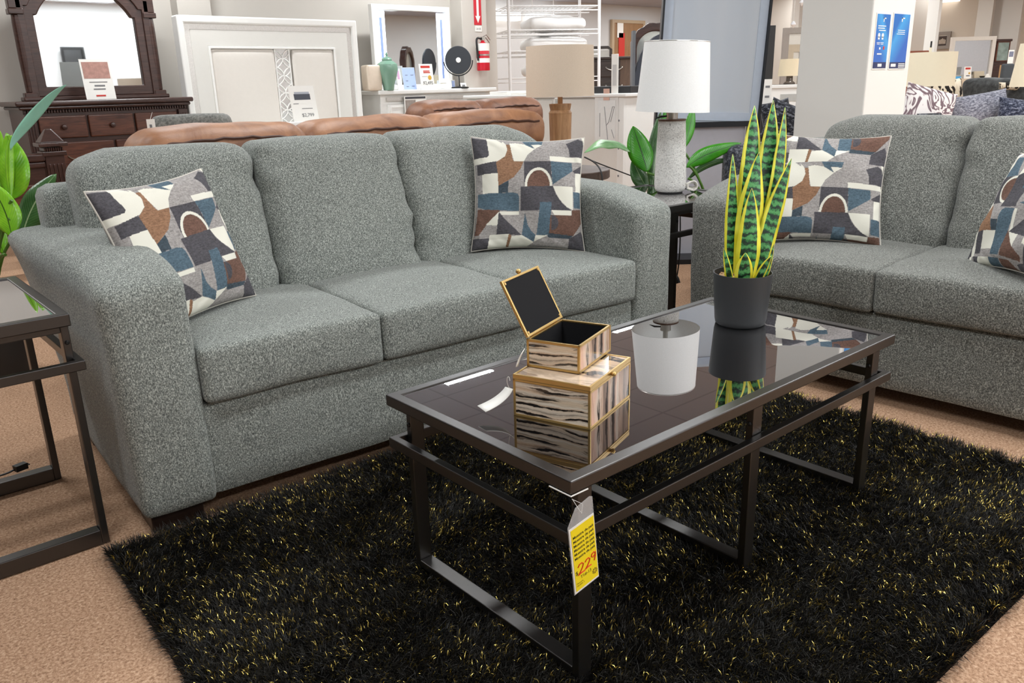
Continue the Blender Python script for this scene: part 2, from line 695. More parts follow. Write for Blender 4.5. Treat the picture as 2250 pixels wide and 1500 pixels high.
def ell(cx, cy, rx, ry, a0, a1, n=24):
    return [(cx + rx * math.cos(math.radians(a0 + (a1 - a0) * k / n)), cy + ry * math.sin(math.radians(a0 + (a1 - a0) * k / n))) for k in range(n + 1)]


SHAPES = [
    (DGREY, [(165, 195), (330, 195), (330, 360), (310, 385), (165, 400)]),
    (CREAM, [(315, 150), (400, 185), (450, 225)] + ell(400, 300, 92, 115, -60, 80, 14) + [(330, 438), (165, 450), (165, 395), (310, 382), (332, 358)]),
    (TAN, [(480, 240), (515, 240), (535, 400), (545, 418), (625, 418), (600, 490), (540, 570), (412, 645), (405, 640), (405, 530), (390, 430), (412, 415), (470, 370), (492, 300)]),
    (CREAM, [(510, 225), (560, 215), (640, 230), (722, 285), (680, 340), (640, 400), (630, 416), (545, 418), (525, 330)]),
    (BLUE, [(600, 150), (800, 150), (780, 240), (722, 285), (640, 232)]),
    (CREAM, [(690, 230), (785, 236), (722, 285)]),
    (LGREY, [(630, 416), (660, 350), (722, 285), (785, 240), (985, 240), (1012, 290), (1025, 365), (840, 370), (845, 416)]),
    (DGREY, [(985, 235), (1090, 190), (1140, 220), (1168, 330), (1150, 372), (1025, 367), (1012, 290)]),
    (CREAM, [(1110, 160), (1210, 150), (1185, 420), (845, 418), (840, 368), (1148, 374), (1166, 330), (1140, 225)]),
    (DGREY, [(215, 452), (390, 420), (405, 530), (215, 545)]),
    (CREAM, [(258, 540), (405, 530), (412, 708), (262, 712)]),
    (DBLUE, [(412, 645), (497, 598), (495, 705), (412, 708)]),
    (DGREY, [(630, 418), (850, 418), (862, 640), (630, 650)]),
    (CREAM, ell(748, 655, 117, 177, 180, 360)),
    (BROWN, ell(748, 655, 96, 152, 180, 360)),
    (BLUE, [(850, 420), (1045, 425), (1055, 500), (868, 632), (860, 560)]),
    (DGREY, [(1055, 502), (1170, 430), (1170, 522), (1085, 520)]),
    (CREAM, [(1085, 520), (1170, 518), (1170, 690), (1088, 690)]),
    (DGREY, [(598, 655), (870, 645), (900, 720), (960, 800), (1045, 857), (600, 870)]),
    (CREAM, [(868, 645), (1058, 645), (1058, 854), (1000, 832), (930, 762), (890, 692)]),
    (BLUE, [(1065, 690), (1180, 695), (1180, 838), (1068, 836)]),
    (BLUE, [(215, 714), (540, 705), (575, 716), (587, 745), (587, 870), (300, 858), (215, 830)]),
    (CREAM, [(415, 875), (587, 872), (587, 905), (440, 906)]),
    (BROWN, [(215, 850), (430, 862), (310, 985), (240, 1085), (200, 1085)]),
    (CREAM, [(298, 992), (413, 878), (405, 1002)]),
    (DGREY, [(414, 880), (612, 1102), (395, 1086)]),
    (BLUE, [(635, 890), (660, 1000), (690, 1060), (727, 1098), (712, 1172), (610, 1098)]),
    (BLUE, [(760, 790), (858, 788), (848, 1102), (733, 1102)]),
    (BROWN, [(850, 905), (1045, 905), (1050, 857), (1180, 840), (1150, 960), (1050, 1095), (838, 1078)]),
    (CREAM, [(858, 860), (1045, 858), (1045, 902), (885, 905)]),
    (DGREY, ell(858, 975, 62, 72, -90, 90)),
    (DBLUE, [(835, 1076), (1052, 1092), (1012, 1122), (828, 1120)]),
    (CREAM, [(338, 1085), (502, 1085), (480, 1260), (318, 1260)]),
    (DGREY, [(140, 1110), (335, 1120), (322, 1260), (140, 1260)]),
    (TAN, [(502, 1085), (525, 1100), (495, 1260), (472, 1260)]),
    (CREAM, [(525, 1110), (610, 1100), (712, 1172), (612, 1260), (492, 1260)]),
    (CREAM, [(725, 1102), (832, 1096), (712, 1168)]),
    (DGREY, [(1015, 1120), (1130, 1045), (1165, 1130), (1180, 1260), (1000, 1260)]),
]


def pattern(X, Y):
    """X, Y arrays in the print's own coordinates -> linear colours"""
    X = 190 + ((X - 190) % 960)
    Y = 180 + ((Y - 180) % 1040)
    out = np.zeros(X.shape + (4,))
    out[:] = lin(LGREY)
    for col, poly in SHAPES:
        ins = np.zeros(X.shape, bool)
        n = len(poly)
        for i in range(n):
            x1, y1 = poly[i]
            x2, y2 = poly[(i + 1) % n]
            if y1 == y2:
                continue
            c = ((y1 > Y) != (y2 > Y)) & (X < (x2 - x1) * (Y - y1) / (y2 - y1) + x1)
            ins ^= c
        out[ins] = lin(col)
    return out


def pillow_mat():
    n = NT('patchwork_print_fabric')
    a = n.n('ShaderNodeVertexColor', layer_name='Print')
    v = n.coord('Object', (1, 1, 1))
    v2 = n.coord('Object', (60, 420, 60))
    f = n.noise(v2, 1.0, 3, 0.7)
    g = n.noise(v, 160, 3, 0.7)
    # heathered yarn shows in the coloured patches, hardly in the cream ones
    r = n.ramp(n.math('MULTIPLY', n.math('ADD', f, g), 0.5), [(0.36, (150, 150, 150)), (0.62, (255, 255, 255))])
    sep = n.n('ShaderNodeSeparateColor')
    n.l(a.outputs['Color'], sep.inputs[0])
    mask = n.math('LESS_THAN', sep.outputs[1], 0.6)
    full = n.mix(n.math('MULTIPLY', mask, 0.75), (1, 1, 1, 1), r)
    n.base(n.mix(1.0, a.outputs['Color'], full, 'MULTIPLY'))
    n.bump(g, 0.3, 0.001)
    return n.set(0.9, 0, 0.2)


M_PILLOW = pillow_mat()
M_PILLOWEDGE = plain('cream_piping', (205, 200, 190), 0.85)


def pillow_shape(s, th, N, pull=0.085):
    g = np.linspace(-1, 1, N)
    U, V = np.meshgrid(g, g)
    x = U * s / 2 * (1 - pull * (1 - V ** 2) * np.abs(U) ** 2)
    y = V * s / 2 * (1 - pull * (1 - U ** 2) * np.abs(V) ** 2)
    e = np.clip((1 - U ** 2), 0, 1) ** 0.42 * np.clip((1 - V ** 2), 0, 1) ** 0.42
    z = th * e
    return U, V, x, y, z


def throw_pillow(label, O, orz, pose, off=(0, 0), rot=False, seed=0):
    cx, cy, yaw, tilt, s, ro = pose
    a = Vector((math.cos(yaw), math.sin(yaw), 0))
    nb = Vector((-math.sin(yaw), math.cos(yaw), 0))
    up = Vector((0, 0, math.cos(tilt))) + nb * math.sin(tilt)
    a2 = a * math.cos(ro) + up * math.sin(ro)
    u2 = -a * math.sin(ro) + up * math.cos(ro)
    c = Vector((cx, cy, 0.49)) + up * (s / 2)
    n3 = a2.cross(u2)
    Ml = Matrix(((a2.x, u2.x, n3.x, c.x), (a2.y, u2.y, n3.y, c.y), (a2.z, u2.z, n3.z, c.z), (0, 0, 0, 1)))
    Mw = Matrix.Translation((O[0], O[1], 0)) @ Matrix.Rotation(orz, 4, 'Z') @ Ml
    N = 230
    U, V, x, y, z = pillow_shape(s, 0.068, N)
    # soft unevenness
    wob = np.zeros_like(x)
    for k in range(6):
        p1, p2, ph = rng.normal(0, 5), rng.normal(0, 5), rng.uniform(0, 6)
        wob += np.sin(U * p1 + V * p2 + ph) * 0.0022
    edge = np.minimum(1 - np.abs(U), 1 - np.abs(V))
    wr = np.sin((U + V * (1 if seed % 2 else -1)) * 26) * 0.0022 * np.exp(-(edge / 0.16) ** 2) * (edge > 0)
    z = z + (wob + wr) * np.minimum(1, edge * 6)
    front = np.stack([x, y, z], -1).reshape(-1, 3)
    Nb = 40
    Ub, Vb, xb, yb, zb = pillow_shape(s, 0.055, Nb)
    back = np.stack([xb, yb, -zb], -1).reshape(-1, 3)
    Vt = np.concatenate([front, back])
    i = np.arange(N - 1)
    I, J = np.meshgrid(i, i)
    k = (J * N + I).ravel()
    F = np.stack([k, k + 1, k + N + 1, k + N], -1)
    i = np.arange(Nb - 1)
    I, J = np.meshgrid(i, i)
    k = (J * Nb + I).ravel() + N * N
    F = np.concatenate([F, np.stack([k, k + Nb, k + Nb + 1, k + 1], -1)])
    me = bpy.data.meshes.new('throw_pillow')
    me.from_pydata(Vt.tolist(), [], F.tolist())
    me.polygons.foreach_set('use_smooth', [True] * len(me.polygons))
    u = np.concatenate([U.ravel(), Ub.ravel()])
    v = np.concatenate([V.ravel(), Vb.ravel()])
    if rot:
        u, v = v, -u
    X = 190 + (u * 0.5 + 0.5) * 960 + off[0]
    Y = 180 + (0.5 - v * 0.5) * 1040 + off[1]
    ca = me.color_attributes.new('Print', 'FLOAT_COLOR', 'POINT')
    ca.data.foreach_set('color', pattern(X, Y).astype(np.float32).ravel())
    me.materials.append(M_PILLOW)
    o = bpy.data.objects.new('throw_pillow', me)
    COL.objects.link(o)
    o.matrix_world = Mw
    tag(o, label, 'pillow', 'patchwork throw pillows on the grey sofas')
    # piped seam
    e = [(-1 + 2 * q / 30) for q in range(30)]
    loop = [(t, -1) for t in e] + [(1, t) for t in e] + [(-t, 1) for t in e] + [(-1, -t) for t in e]
    pts = []
    for (uu, vv) in loop:
        pts.append((uu * s / 2 * (1 - 0.085 * (1 - vv ** 2) * uu * uu), vv * s / 2 * (1 - 0.085 * (1 - uu ** 2) * vv * vv), 0))
    MB().tube(pts, 0.0028, 6, closed=True).build('piping', M_PILLOWEDGE, o, True)
    return o


throw_pillow('patchwork print pillow leaning on the left armrest of the long sofa', SOFA_O, SOFA_R, (0.300, 0.286, 0.469, 0.338, 0.410, 0.05), (0, 0), seed=0)
throw_pillow('patchwork print pillow in the right corner of the long sofa', SOFA_O, SOFA_R, (1.565, 0.362, -0.596, 0.278, 0.437, -0.039), (0, 0), seed=1)
throw_pillow('patchwork print pillow on the loveseat directly behind the snake plant', LOVE_O, LOVE_R, (-0.267, 0.270, 0.491, 0.36, 0.425, -0.03), (10, -300), seed=2)
throw_pillow('patchwork print pillow with its print turned sideways, cut by the right edge of the photo', LOVE_O, LOVE_R, (0.379, 0.157, -0.745, 0.40, 0.40, 0.09), (-60, 140), rot=True, seed=3)

# ------------------------------------------------------------------ metal tables
TH = 0.46


def metal_table(name, label, cat, loc, rz, L, W, H, mids=1, legdx=0.037, legw=0.035, legt=0.018, frw=0.026, frh=0.0256, ringdz=0.102, ringover=0.0, ins=0.019, foot=0.026):
    t = thing(name, label, cat, loc, rz)
    MB().frame(0, L, 0, W, frw, H - frh, H, axis='z').build('top_frame', M_METAL, t, bevel=0.0025)
    MB().box(frw, L - frw, frw, W - frw, H - 0.008, H - 0.003).build('glass_top', M_GLASS, t)
    MB().frame(-ringover, L + ringover, -ringover, W + ringover, 0.018, H - ringdz - 0.0235, H - ringdz, axis='z').build('lower_rail', M_METAL, t, bevel=0.002)
    xs = [legdx, L - legdx - legw]
    if mids:
        xs.insert(1, L / 2 - legw / 2)
    for x in xs:
        for y in (ins, W - ins - legt):
            MB().box(x, x + legw, y, y + legt, 0.004, H - frh).build('leg', M_METAL, t, bevel=0.002)
        MB().box(x, x + legw, ins + legt, W - ins - legt, foot, 0.044).build('foot_rail', M_METAL, t, bevel=0.002)
        MB().box(x, x + legw, ins + legt, W - ins - legt, H - frh - 0.02, H - frh - 0.001).build('top_rail', M_METAL, t, bevel=0.002)
        for y in (ins, W - ins):
            s = -1 if y < W / 2 else 1
            MB().lathe([(0.0055, 0), (0.0055, 0.002), (0.003, 0.004)], 12, T(x - 0.0, y + (legt / 2 if s < 0 else -legt / 2), H - 0.075) @ Matrix.Rotation(-PI / 2, 4, 'Y')).build('screw', M_BLACKP, t)
    return t


metal_table('coffee_table', 'long gunmetal coffee table with black glass top on the shag rug', 'table', (0, 0, 0), 0, 1.187, 0.576, TH)
ET = at(144, 690, z=0.62)
metal_table('end_table', 'gunmetal end table beside the left armrest, cut by the left edge of the photo', 'table', (ET.x + .008, ET.y, 0), PI / 2, 0.585, 0.58, 0.62, 0, ringdz=0.115, ringover=0.012, frh=0.03, legdx=0.03, ins=0.0015, foot=0.004)
metal_table('end_table', 'gunmetal end table in the corner between sofa and loveseat, under the white lamp', 'table', (2.355, 1.235, 0), PI / 2, 0.585, 0.58, 0.61, 0, ringdz=0.115, ringover=0.0, frh=0.03, legdx=0.03, ins=0.115, foot=0.004)

# ------------------------------------------------------------------ shag rug
def rug():
    corners = [Vector((-0.545, -0.395, 0)), Vector((1.63, -0.455, 0)), Vector((1.672, 1.11, 0)), Vector((-0.488, 1.15, 0))]
    t = MB()
    t.add([c + Vector((0, 0, 0.001)) for c in corners] + [c + Vector((0, 0, 0.010)) for c in corners],
          [(3, 2, 1, 0), (4, 5, 6, 7), (0, 1, 5, 4), (1, 2, 6, 5), (2, 3, 7, 6), (3, 0, 4, 7)])
    o = t.build('shag_rug', plain('black_rug_backing', (14, 13, 13), 1.0, spec=0.0))
    tag(o, 'black shaggy rug flecked with gold under the coffee table', 'rug')
    c = np.array([list(p) for p in corners])

    def blades(name, n, m, wmin, wmax, lmin, lmax, seed, zlift=0.0):
        r = np.random.default_rng(seed)
        # tufts: blades share a root area and a lean
        nt = 24000
        tu, tv = r.random(nt), r.random(nt)
        ti = r.integers(0, nt, n) if not zlift else r.choice(nt, n, p=(lambda w_: w_ / w_.sum())(r.random(nt) ** 3))
        u = np.clip(tu[ti] + r.normal(0, 0.004, n), 0.0, 1.0)
        v = np.clip(tv[ti] + r.normal(0, 0.006, n), 0.0, 1.0)
        P = ((1 - u) * (1 - v))[:, None] * c[0] + (u * (1 - v))[:, None] * c[1] + (u * v)[:, None] * c[2] + ((1 - u) * v)[:, None] * c[3]
        # combed direction varies slowly over the rug, plus each tuft and blade its own
        fx = P[:, 0] * 5.0
        fy = P[:, 1] * 5.0
        ang = 3.9 + 1.1 * np.sin(fx * 1.3 + 1.2 * np.sin(fy * 0.9)) + 0.9 * np.sin(fy * 1.9 + 0.7 * fx)
        tang = r.normal(0, 0.9, nt)[ti]
        ang = ang + tang + r.normal(0, 0.8, n)
        lean = np.clip(r.normal(0.78, 0.3, n) + r.normal(0, 0.15, nt)[ti], 0.1, 1.4)
        ln = r.uniform(lmin, lmax, n)
        # at the borders blades flop outwards
        bd = np.minimum.reduce([u * 2.18, (1 - u) * 2.18, v * 1.55, (1 - v) * 1.55])
        ox = np.where(u * 2.18 <= bd + 1e-9, -1.0, np.where((1 - u) * 2.18 <= bd + 1e-9, 1.0, 0.0))
        oy = np.where(v * 1.55 <= bd + 1e-9, -1.0, np.where((1 - v) * 1.55 <= bd + 1e-9, 1.0, 0.0))
        wgt = np.clip(1 - bd / 0.03, 0, 1) * 0.8
        dx = np.cos(ang) * (1 - wgt) + ox * wgt
        dy = np.sin(ang) * (1 - wgt) + oy * wgt
        dn = np.sqrt(dx * dx + dy * dy) + 1e-6
        D = np.stack([dx / dn, dy / dn, np.zeros(n)], -1)
        Z = np.array([0, 0, 1.0])
        P = P + Z * (0.009 + zlift)
        m1 = P + D * (np.sin(lean * 0.55) * ln * 0.5)[:, None] + Z * (np.cos(lean * 0.55) * ln * 0.5)[:, None]
        tip = m1 + D * (np.sin(lean * 1.35) * ln * 0.55)[:, None] + Z * np.maximum(np.cos(lean * 1.35) * ln * 0.55, -0.012)[:, None]
        tip[:, 2] = np.maximum(tip[:, 2], 0.006)
        ta = r.uniform(0, 2 * PI, n)
        S = np.stack([np.cos(ta), np.sin(ta), r.normal(0, 0.3, n)], -1)
        wd = r.uniform(wmin, wmax, n)[:, None] * 0.5
        V = np.stack([P - S * wd, P + S * wd, m1 + S * wd, m1 - S * wd, tip + S * wd * 0.25], 1).reshape(-1, 3)
        b = np.arange(n) * 5
        me = bpy.data.meshes.new(name)
        me.vertices.add(n * 5)
        me.vertices.foreach_set('co', V.astype(np.float32).ravel())
        loops = np.stack([b, b + 1, b + 2, b + 3, b + 3, b + 2, b + 4], 1).ravel()
        me.loops.add(n * 7)
        me.loops.foreach_set('vertex_index', loops.astype(np.int32))
        starts = np.stack([np.arange(n) * 7, np.arange(n) * 7 + 4], 1).ravel()
        tot = np.tile([4, 3], n)
        me.polygons.add(n * 2)
        me.polygons.foreach_set('loop_start', starts.astype(np.int32))
        me.polygons.foreach_set('loop_total', tot.astype(np.int32))
        me.update(calc_edges=True)
        me.validate()
        me.materials.append(m)
        ob = bpy.data.objects.new(name, me)
        COL.objects.link(ob)
        ob.parent = o
        ob['kind'] = 'stuff'
        return ob
    pm = NT('black_shag_yarn')
    v = pm.coord()
    pm.base(pm.ramp(pm.noise(v, 14, 3, 0.6), [(0.3, (12, 11, 10)), (0.7, (36, 33, 27))]))
    pm.set(0.5, 0, 0.4)
    gm = NT('gold_tinsel_thread')
    gm.base((232, 208, 112))
    gm.set(0.28, 1.0, 0.5)
    blades('pile', 420000, pm.m, 0.0009, 0.0019, 0.020, 0.038, 3)
    g = blades('tinsel_thread', 44000, gm.m, 0.0007, 0.0013, 0.008, 0.015, 5, 0.018)
    g['label'] = 'gold tinsel threads'


rug()
# ------------------------------------------------------------------ snake plant
def snake_leaf_mat():
    n = NT('variegated_snake_leaf')
    uv = n.n('ShaderNodeUVMap')
    sp = n.n('ShaderNodeSeparateXYZ')
    n.l(uv.outputs[0], sp.inputs[0])
    u, v = sp.outputs[0], sp.outputs[1]
    ob = n.coord('Object')
    w = n.noise(ob, 22, 2, 0.5)
    edge = n.math('ABSOLUTE', n.math('SUBTRACT', u, 0.5))
    edge = n.math('ADD', edge, n.math('MULTIPLY', n.math('SUBTRACT', w, 0.5), 0.10))
    wob = n.noise(ob, 60, 5, 0.75)
    band = n.math('ADD', n.math('MULTIPLY', v, 270), n.math('MULTIPLY', wob, 13.0))
    band = n.math('ADD', n.math('MULTIPLY', n.math('SINE', band), 0.5), 0.5)
    green = n.ramp(band, [(0.08, (14, 40, 28)), (0.3, (24, 72, 42)), (0.55, (52, 126, 66)), (0.95, (84, 158, 92))])
    yel = n.ramp(w, [(0.3, (214, 206, 30)), (0.7, (238, 234, 74))])
    n.base(n.mix(n.ramp(edge, [(0.33, (0, 0, 0)), (0.35, (255, 255, 255))]), green, yel))
    return n.set(0.38, 0, 0.5)


M_SNAKE = snake_leaf_mat()
POT = Vector((1.012, 0.352, TH - 0.003))
snake = thing('snake_plant', 'tall yellow-edged snake plant in a dark grey pot on the coffee table', 'plant', POT)
PD = (POT + Vector((0, 0, 0.2)) - CAM).dot(_fw)
MB().lathe([(0.0, 0.0), (0.062, 0.0), (0.067, 0.004), (0.0695, 0.016), (0.0785, 0.142), (0.0785, 0.144), (0.0755, 0.144), (0.0745, 0.125), (0.0, 0.125)], 64, cap=False).build('pot', plain('charcoal_pot', (52, 54, 56), 0.55, vary=0.05, scale=80), snake, True)
mb = MB()
for k in range(150):
    a, r = random.uniform(0, 2 * PI), 0.06 * math.sqrt(random.random())
    l, ww = random.uniform(0.008, 0.02), random.uniform(0.004, 0.009)
    mb.box(-l / 2, l / 2, -ww / 2, ww / 2, -0.001, 0.002, T(r * math.cos(a), r * math.sin(a), 0.127 + random.uniform(0, 0.012), random.uniform(0, 6), random.uniform(-.6, .6), random.uniform(-.6, .6)))
mb.lathe([(0, 0.12), (0.0745, 0.12), (0.0745, 0.126), (0, 0.126)], 32, cap=False)
mb.build('wood_chips', wood('pale_wood_chips', (170, 130, 92), (220, 188, 148), 30, (1, 1, 1), 0.8), snake)


def ribbon_leaf(name, pts, widths, side, mat, parent, fold=0.12, M=None, nu=7, wavy=0.0, thick=0.0):
    """curved strip along pts with UVs (u across, v metres along); side(t) gives the width direction"""
    n = len(pts)
    vs, uvs, fs = [], [], []
    L = 0
    ph = random.uniform(0, 6)
    for i in range(n):
        p = Vector(pts[i])
        if i:
            L += (p - Vector(pts[i - 1])).length
        t = (Vector(pts[min(i + 1, n - 1)]) - Vector(pts[max(i - 1, 0)])).normalized()
        s = side(i / (n - 1))
        s = (s - t * s.dot(t)).normalized()
        nn = t.cross(s)
        for k in range(nu):
            u = k / (nu - 1)
            q = (u - 0.5) * 2
            vs.append(p + s * (q * widths[i] / 2) + nn * (fold * widths[i] * (q * q - 0.3)) + nn * (wavy * widths[i] * abs(q) * math.sin(L * 38 + ph + (2 if q > 0 else 0))))
            uvs.append((u, L))
    for i in range(n - 1):
        for k in range(nu - 1):
            fs.append((i * nu + k, i * nu + k + 1, (i + 1) * nu + k + 1, (i + 1) * nu + k))
    me = bpy.data.meshes.new(name)
    me.from_pydata([tuple(v) for v in vs], [], fs)
    ul = me.uv_layers.new(name='UVMap')
    for lp in me.loops:
        ul.data[lp.index].uv = uvs[lp.vertex_index]
    me.polygons.foreach_set('use_smooth', [True] * len(me.polygons))
    me.materials.append(mat)
    o = bpy.data.objects.new(name, me)
    COL.objects.link(o)
    o.parent = parent
    md = o.modifiers.new('thickness', 'SOLIDIFY')
    md.thickness = 0.0014
    md.offset = 0
    return o


def bez(P, n):
    P = [Vector(p) for p in P]
    out = []
    m = len(P) - 1
    for i in range(n):
        t = i / (n - 1)
        q = Vector((0, 0, 0))
        for k in range(m + 1):
            q += P[k] * (math.comb(m, k) * t ** k * (1 - t) ** (m - k))
        out.append(q)
    return out


SN = [  # base px, mid px, tip px, widest px, depth offset, twist
    ((1650, 632), (1650, 420), (1658, 232), 44, 0.028, 0.1),
    ((1672, 632), (1690, 420), (1699, 220), 42, 0.022, -0.1),
    ((1676, 632), (1712, 440), (1725, 236), 30, 0.012, 0.5),
    ((1612, 634), (1612, 500), (1610, 338), 25, 0.000, 0.2),
    ((1640, 634), (1645, 480), (1668, 334), 46, -0.008, 0.1),
    ((1668, 634), (1686, 500), (1739, 348), 34, -0.004, 0.15),
    ((1642, 636), (1648, 540), (1652, 413), 40, -0.026, 0.0),
    ((1633, 637), (1635, 600), (1638, 555), 31, -0.044, 0.0),
    ((1610, 636), (1604, 600), (1590, 545), 13, -0.03, 0.2),
    ((1657, 637), (1668, 600), (1695, 562), 18, -0.04, 0.3),
    ((1680, 636), (1690, 590), (1700, 536), 11, -0.012, 0.6),
]
RTH = Vector((_rt.x, _rt.y, 0)).normalized()
DEP = Vector((_fw.x, _fw.y, 0)).normalized()
for b, m, tp, wpx, dz, tw in SN:
    base = at(*b, D=PD + 0.0)
    base = Vector((POT.x, POT.y, 0)) + RTH * ((b[0] - 1641) / FPX * PD) + DEP * dz
    base.z = POT.z + 0.118
    mid = at(*m, D=PD + dz * 1.3)
    tip = at(*tp, D=PD + dz * 1.6)
    pts = bez([base, base * 0.35 + mid * 0.65 + Vector((0, 0, -0.02)), mid * 0.6 + tip * 0.4, tip], 26)
    W = wpx / FPX * PD
    wd = []
    for i in range(26):
        t = i / 25
        wd.append(W * min(1, 0.66 + 0.9 * t) * (1 - max(0, (t - 0.42) / 0.58) ** 2.2) * 1.3 + 0.0008)
    o = ribbon_leaf('leaf', [p - POT for p in pts], wd, lambda t, tw=tw: (RTH * math.cos(tw * .5 + 0.15 * t) + DEP * math.sin(tw * .5 + 0.15 * t)), M_SNAKE, snake, 0.08, wavy=0.04)

# ------------------------------------------------------------------ decorative boxes
def agate_mat(name, axis, stops, scale, seed):
    """banded stone: fine dark veins of uneven width running across bands of changing tone"""
    n = NT(name)
    sc = {'z': (1.0, 1.0, 2.6), 'x': (2.6, 1.0, 0.45)}[axis]
    v = n.coord('Object', sc)
    n.t.nodes['Mapping'].inputs['Location'].default_value = (seed, seed * 2, seed * 3)
    big = n.noise(v, 6, 3, 0.55, 0.5)
    fine = n.noise(v, 45, 5, 0.75, 0.8)
    pat = n.noise(v, 14, 2, 0.5, 0.3)
    sp = n.n('ShaderNodeSeparateXYZ')
    n.l(v, sp.inputs[0])
    h = sp.outputs[2 if axis == 'z' else 0]
    ph = n.math('ADD', n.math('MULTIPLY', h, scale), n.math('ADD', n.math('MULTIPLY', big, 11.0), n.math('MULTIPLY', fine, 2.0)))
    def lines(f, off):
        return n.math('ADD', n.math('ADD', n.math('MULTIPLY', n.math('SINE', n.math('MULTIPLY', ph, f)), .5), .5), n.math('MULTIPLY', n.math('SUBTRACT', pat, 0.5), off))
    c = n.ramp(n.math('ADD', n.math('MULTIPLY', n.math('SINE', n.math('MULTIPLY', ph, .37)), .33), .5), stops)
    c = n.mix(n.ramp(lines(3.3, .9), [(.05, (165, 165, 165)), (.30, (0, 0, 0))]), c, lin((150, 132, 112)))
    c = n.mix(n.ramp(lines(1.7, 1.1), [(.0, (215, 215, 215)), (.19, (0, 0, 0))]), c, lin((96, 82, 72)))
    c = n.mix(n.ramp(lines(1.0, 1.0), [(.02, (255, 255, 255)), (.13, (0, 0, 0))]), c, lin((34, 30, 28)))
    n.base(c)
    m = n.set(0.12, 0, 0.5)
    n.b.inputs['Coat Weight'].default_value = 0.6
    n.b.inputs['Coat Roughness'].default_value = 0.03
    return m


M_AG_Z = agate_mat('agate_panel_banded', 'z', [(.1, (212, 188, 158)), (.4, (222, 212, 196)), (.6, (206, 178, 150)), (.9, (216, 206, 190))], 140, 0.3)
M_AG_X = agate_mat('agate_panel_upright', 'x', [(.1, (226, 166, 138)), (.35, (224, 212, 198)), (.6, (214, 184, 162)), (.9, (92, 78, 74))], 62, 1.7)
M_AG_T = agate_mat('agate_panel_top', 'x', [(.1, (204, 168, 134)), (.4, (218, 200, 176)), (.6, (196, 156, 124)), (.9, (226, 208, 186))], 26, 3.1)


def deco_box(label, B, ang, lx, ly, z0, h, lid_open):
    t = thing('decorative_box', label, 'box', (B[0], B[1], z0), ang, 'gold-edged agate boxes on the coffee table')
    e = 0.0052
    lidh = 0.0095
    hb = h - (0 if lid_open else lidh)
    fr = MB()
    for x in (0, lx - e):
        for y in (0, ly - e):
            fr.box(x, x + e, y, y + e, 0, hb)
    for z in (0, hb - e):
        fr.frame(0, lx, 0, ly, e, z, z + e, axis='z')
    fr.build('gold_frame', M_GOLD, t, bevel=0.0008)
    i0 = 0.0012
    for y0, y1 in ((i0, 0.004), (ly - 0.004, ly - i0)):
        MB().box(e * .9, lx - e * .9, y0, y1, e * .9, hb - e * .9).build('long_side_panel', M_AG_X, t)
    for x0, x1 in ((i0, 0.004), (lx - 0.004, lx - i0)):
        MB().box(x0, x1, e * .9, ly - e * .9, e * .9, hb - e * .9).build('short_side_panel', M_AG_Z, t)
    ln = MB()
    ln.box(0.0045, lx - 0.0045, 0.0045, ly - 0.0045, 0.002, 0.004)
    if lid_open:
        for a0, a1, b0, b1 in ((0.0042, lx - 0.0042, 0.0042, 0.0052), (0.0042, lx - 0.0042, ly - 0.0052, ly - 0.0042), (0.0042, 0.0052, 0.0042, ly - 0.0042), (lx - 0.0052, lx - 0.0042, 0.0042, ly - 0.0042)):
            ln.box(a0, a1, b0, b1, 0.002, hb - 0.003)
    ln.build('felt_lining', M_BLACKF, t)
    # lid in its own frame: hinge along x at y=0, lid lies along -y (closed) ; opened by rotating about x
    if lid_open:
        th = math.radians(62)
        M = Matrix.Translation((0, ly, hb + 0.001)) @ Matrix.Rotation(th, 4, 'X')
        ll = 0.127
    else:
        M = Matrix.Translation((0, ly, hb)) @ Matrix.Rotation(PI, 4, 'Z') @ Matrix.Translation((-lx, 0, 0))
        ll = ly
    lid = MB()
    if lid_open:
        lid.frame(0, lx, 0, ll, e, 0.0, 0.006, axis='z', M=M)
    else:
        lid.frame(0, lx, 0, ll, e, 0.0, lidh, axis='z', M=M)
    lo = lid.build('lid', M_GOLD, t, bevel=0.0008)
    if lid_open:
        MB().box(e * .8, lx - e * .8, e * .8, ll - e * .8, 0.0025, 0.0052, M).build('lid_felt', M_BLACKF, lo)
        MB().box(e * .8, lx - e * .8, e * .8, ll - e * .8, 0.0005, 0.0023, M).build('lid_panel', M_AG_T, lo)
        kn = MB()
        s = 0.0058
        kn.lathe([(0.0, -s)] + [(s * math.cos(math.radians(a)), s * math.sin(math.radians(a))) for a in range(-75, 90, 15)] + [(0, s)], 14, M @ T(lx / 2, ll + 0.005, 0.003), cap=False)
        kn.build('knob', M_GOLD, lo, True)
        hg = MB()
        hg.tube([(0.02, ly + 0.001, hb + 0.001), (lx - 0.02, ly + 0.001, hb + 0.001)], 0.0022, 8)
        hg.build('hinge', M_GOLD, t, True)
        for (x, y) in ((e + .003, e + .003), (lx - e - .003, e + .003), (e + .003, ll - e - .003), (lx - e - .003, ll - e - .003)):
            cl = MB().lathe([(0.0035, 0.005), (0.003, 0.0068), (0, 0.007)], 10, M @ T(x, y, 0), cap=False)
            cl.build('lid_clip', M_GOLD, lo, True)
    else:
        MB().box(e * .9, lx - e * .9, e * .9, ll - e * .9, 0.003, lidh - 0.0012, M).build('lid_panel', M_AG_T, lo)
        kn = MB()
        s = 0.0055
        kn.lathe([(0.0, -s)] + [(s * math.cos(math.radians(a)), s * math.sin(math.radians(a))) for a in range(-75, 90, 15)] + [(0, s)], 14, T(lx / 2, -0.005, hb + lidh * .5), cap=False)
        kn.build('knob', M_GOLD, lo, True)
    return t


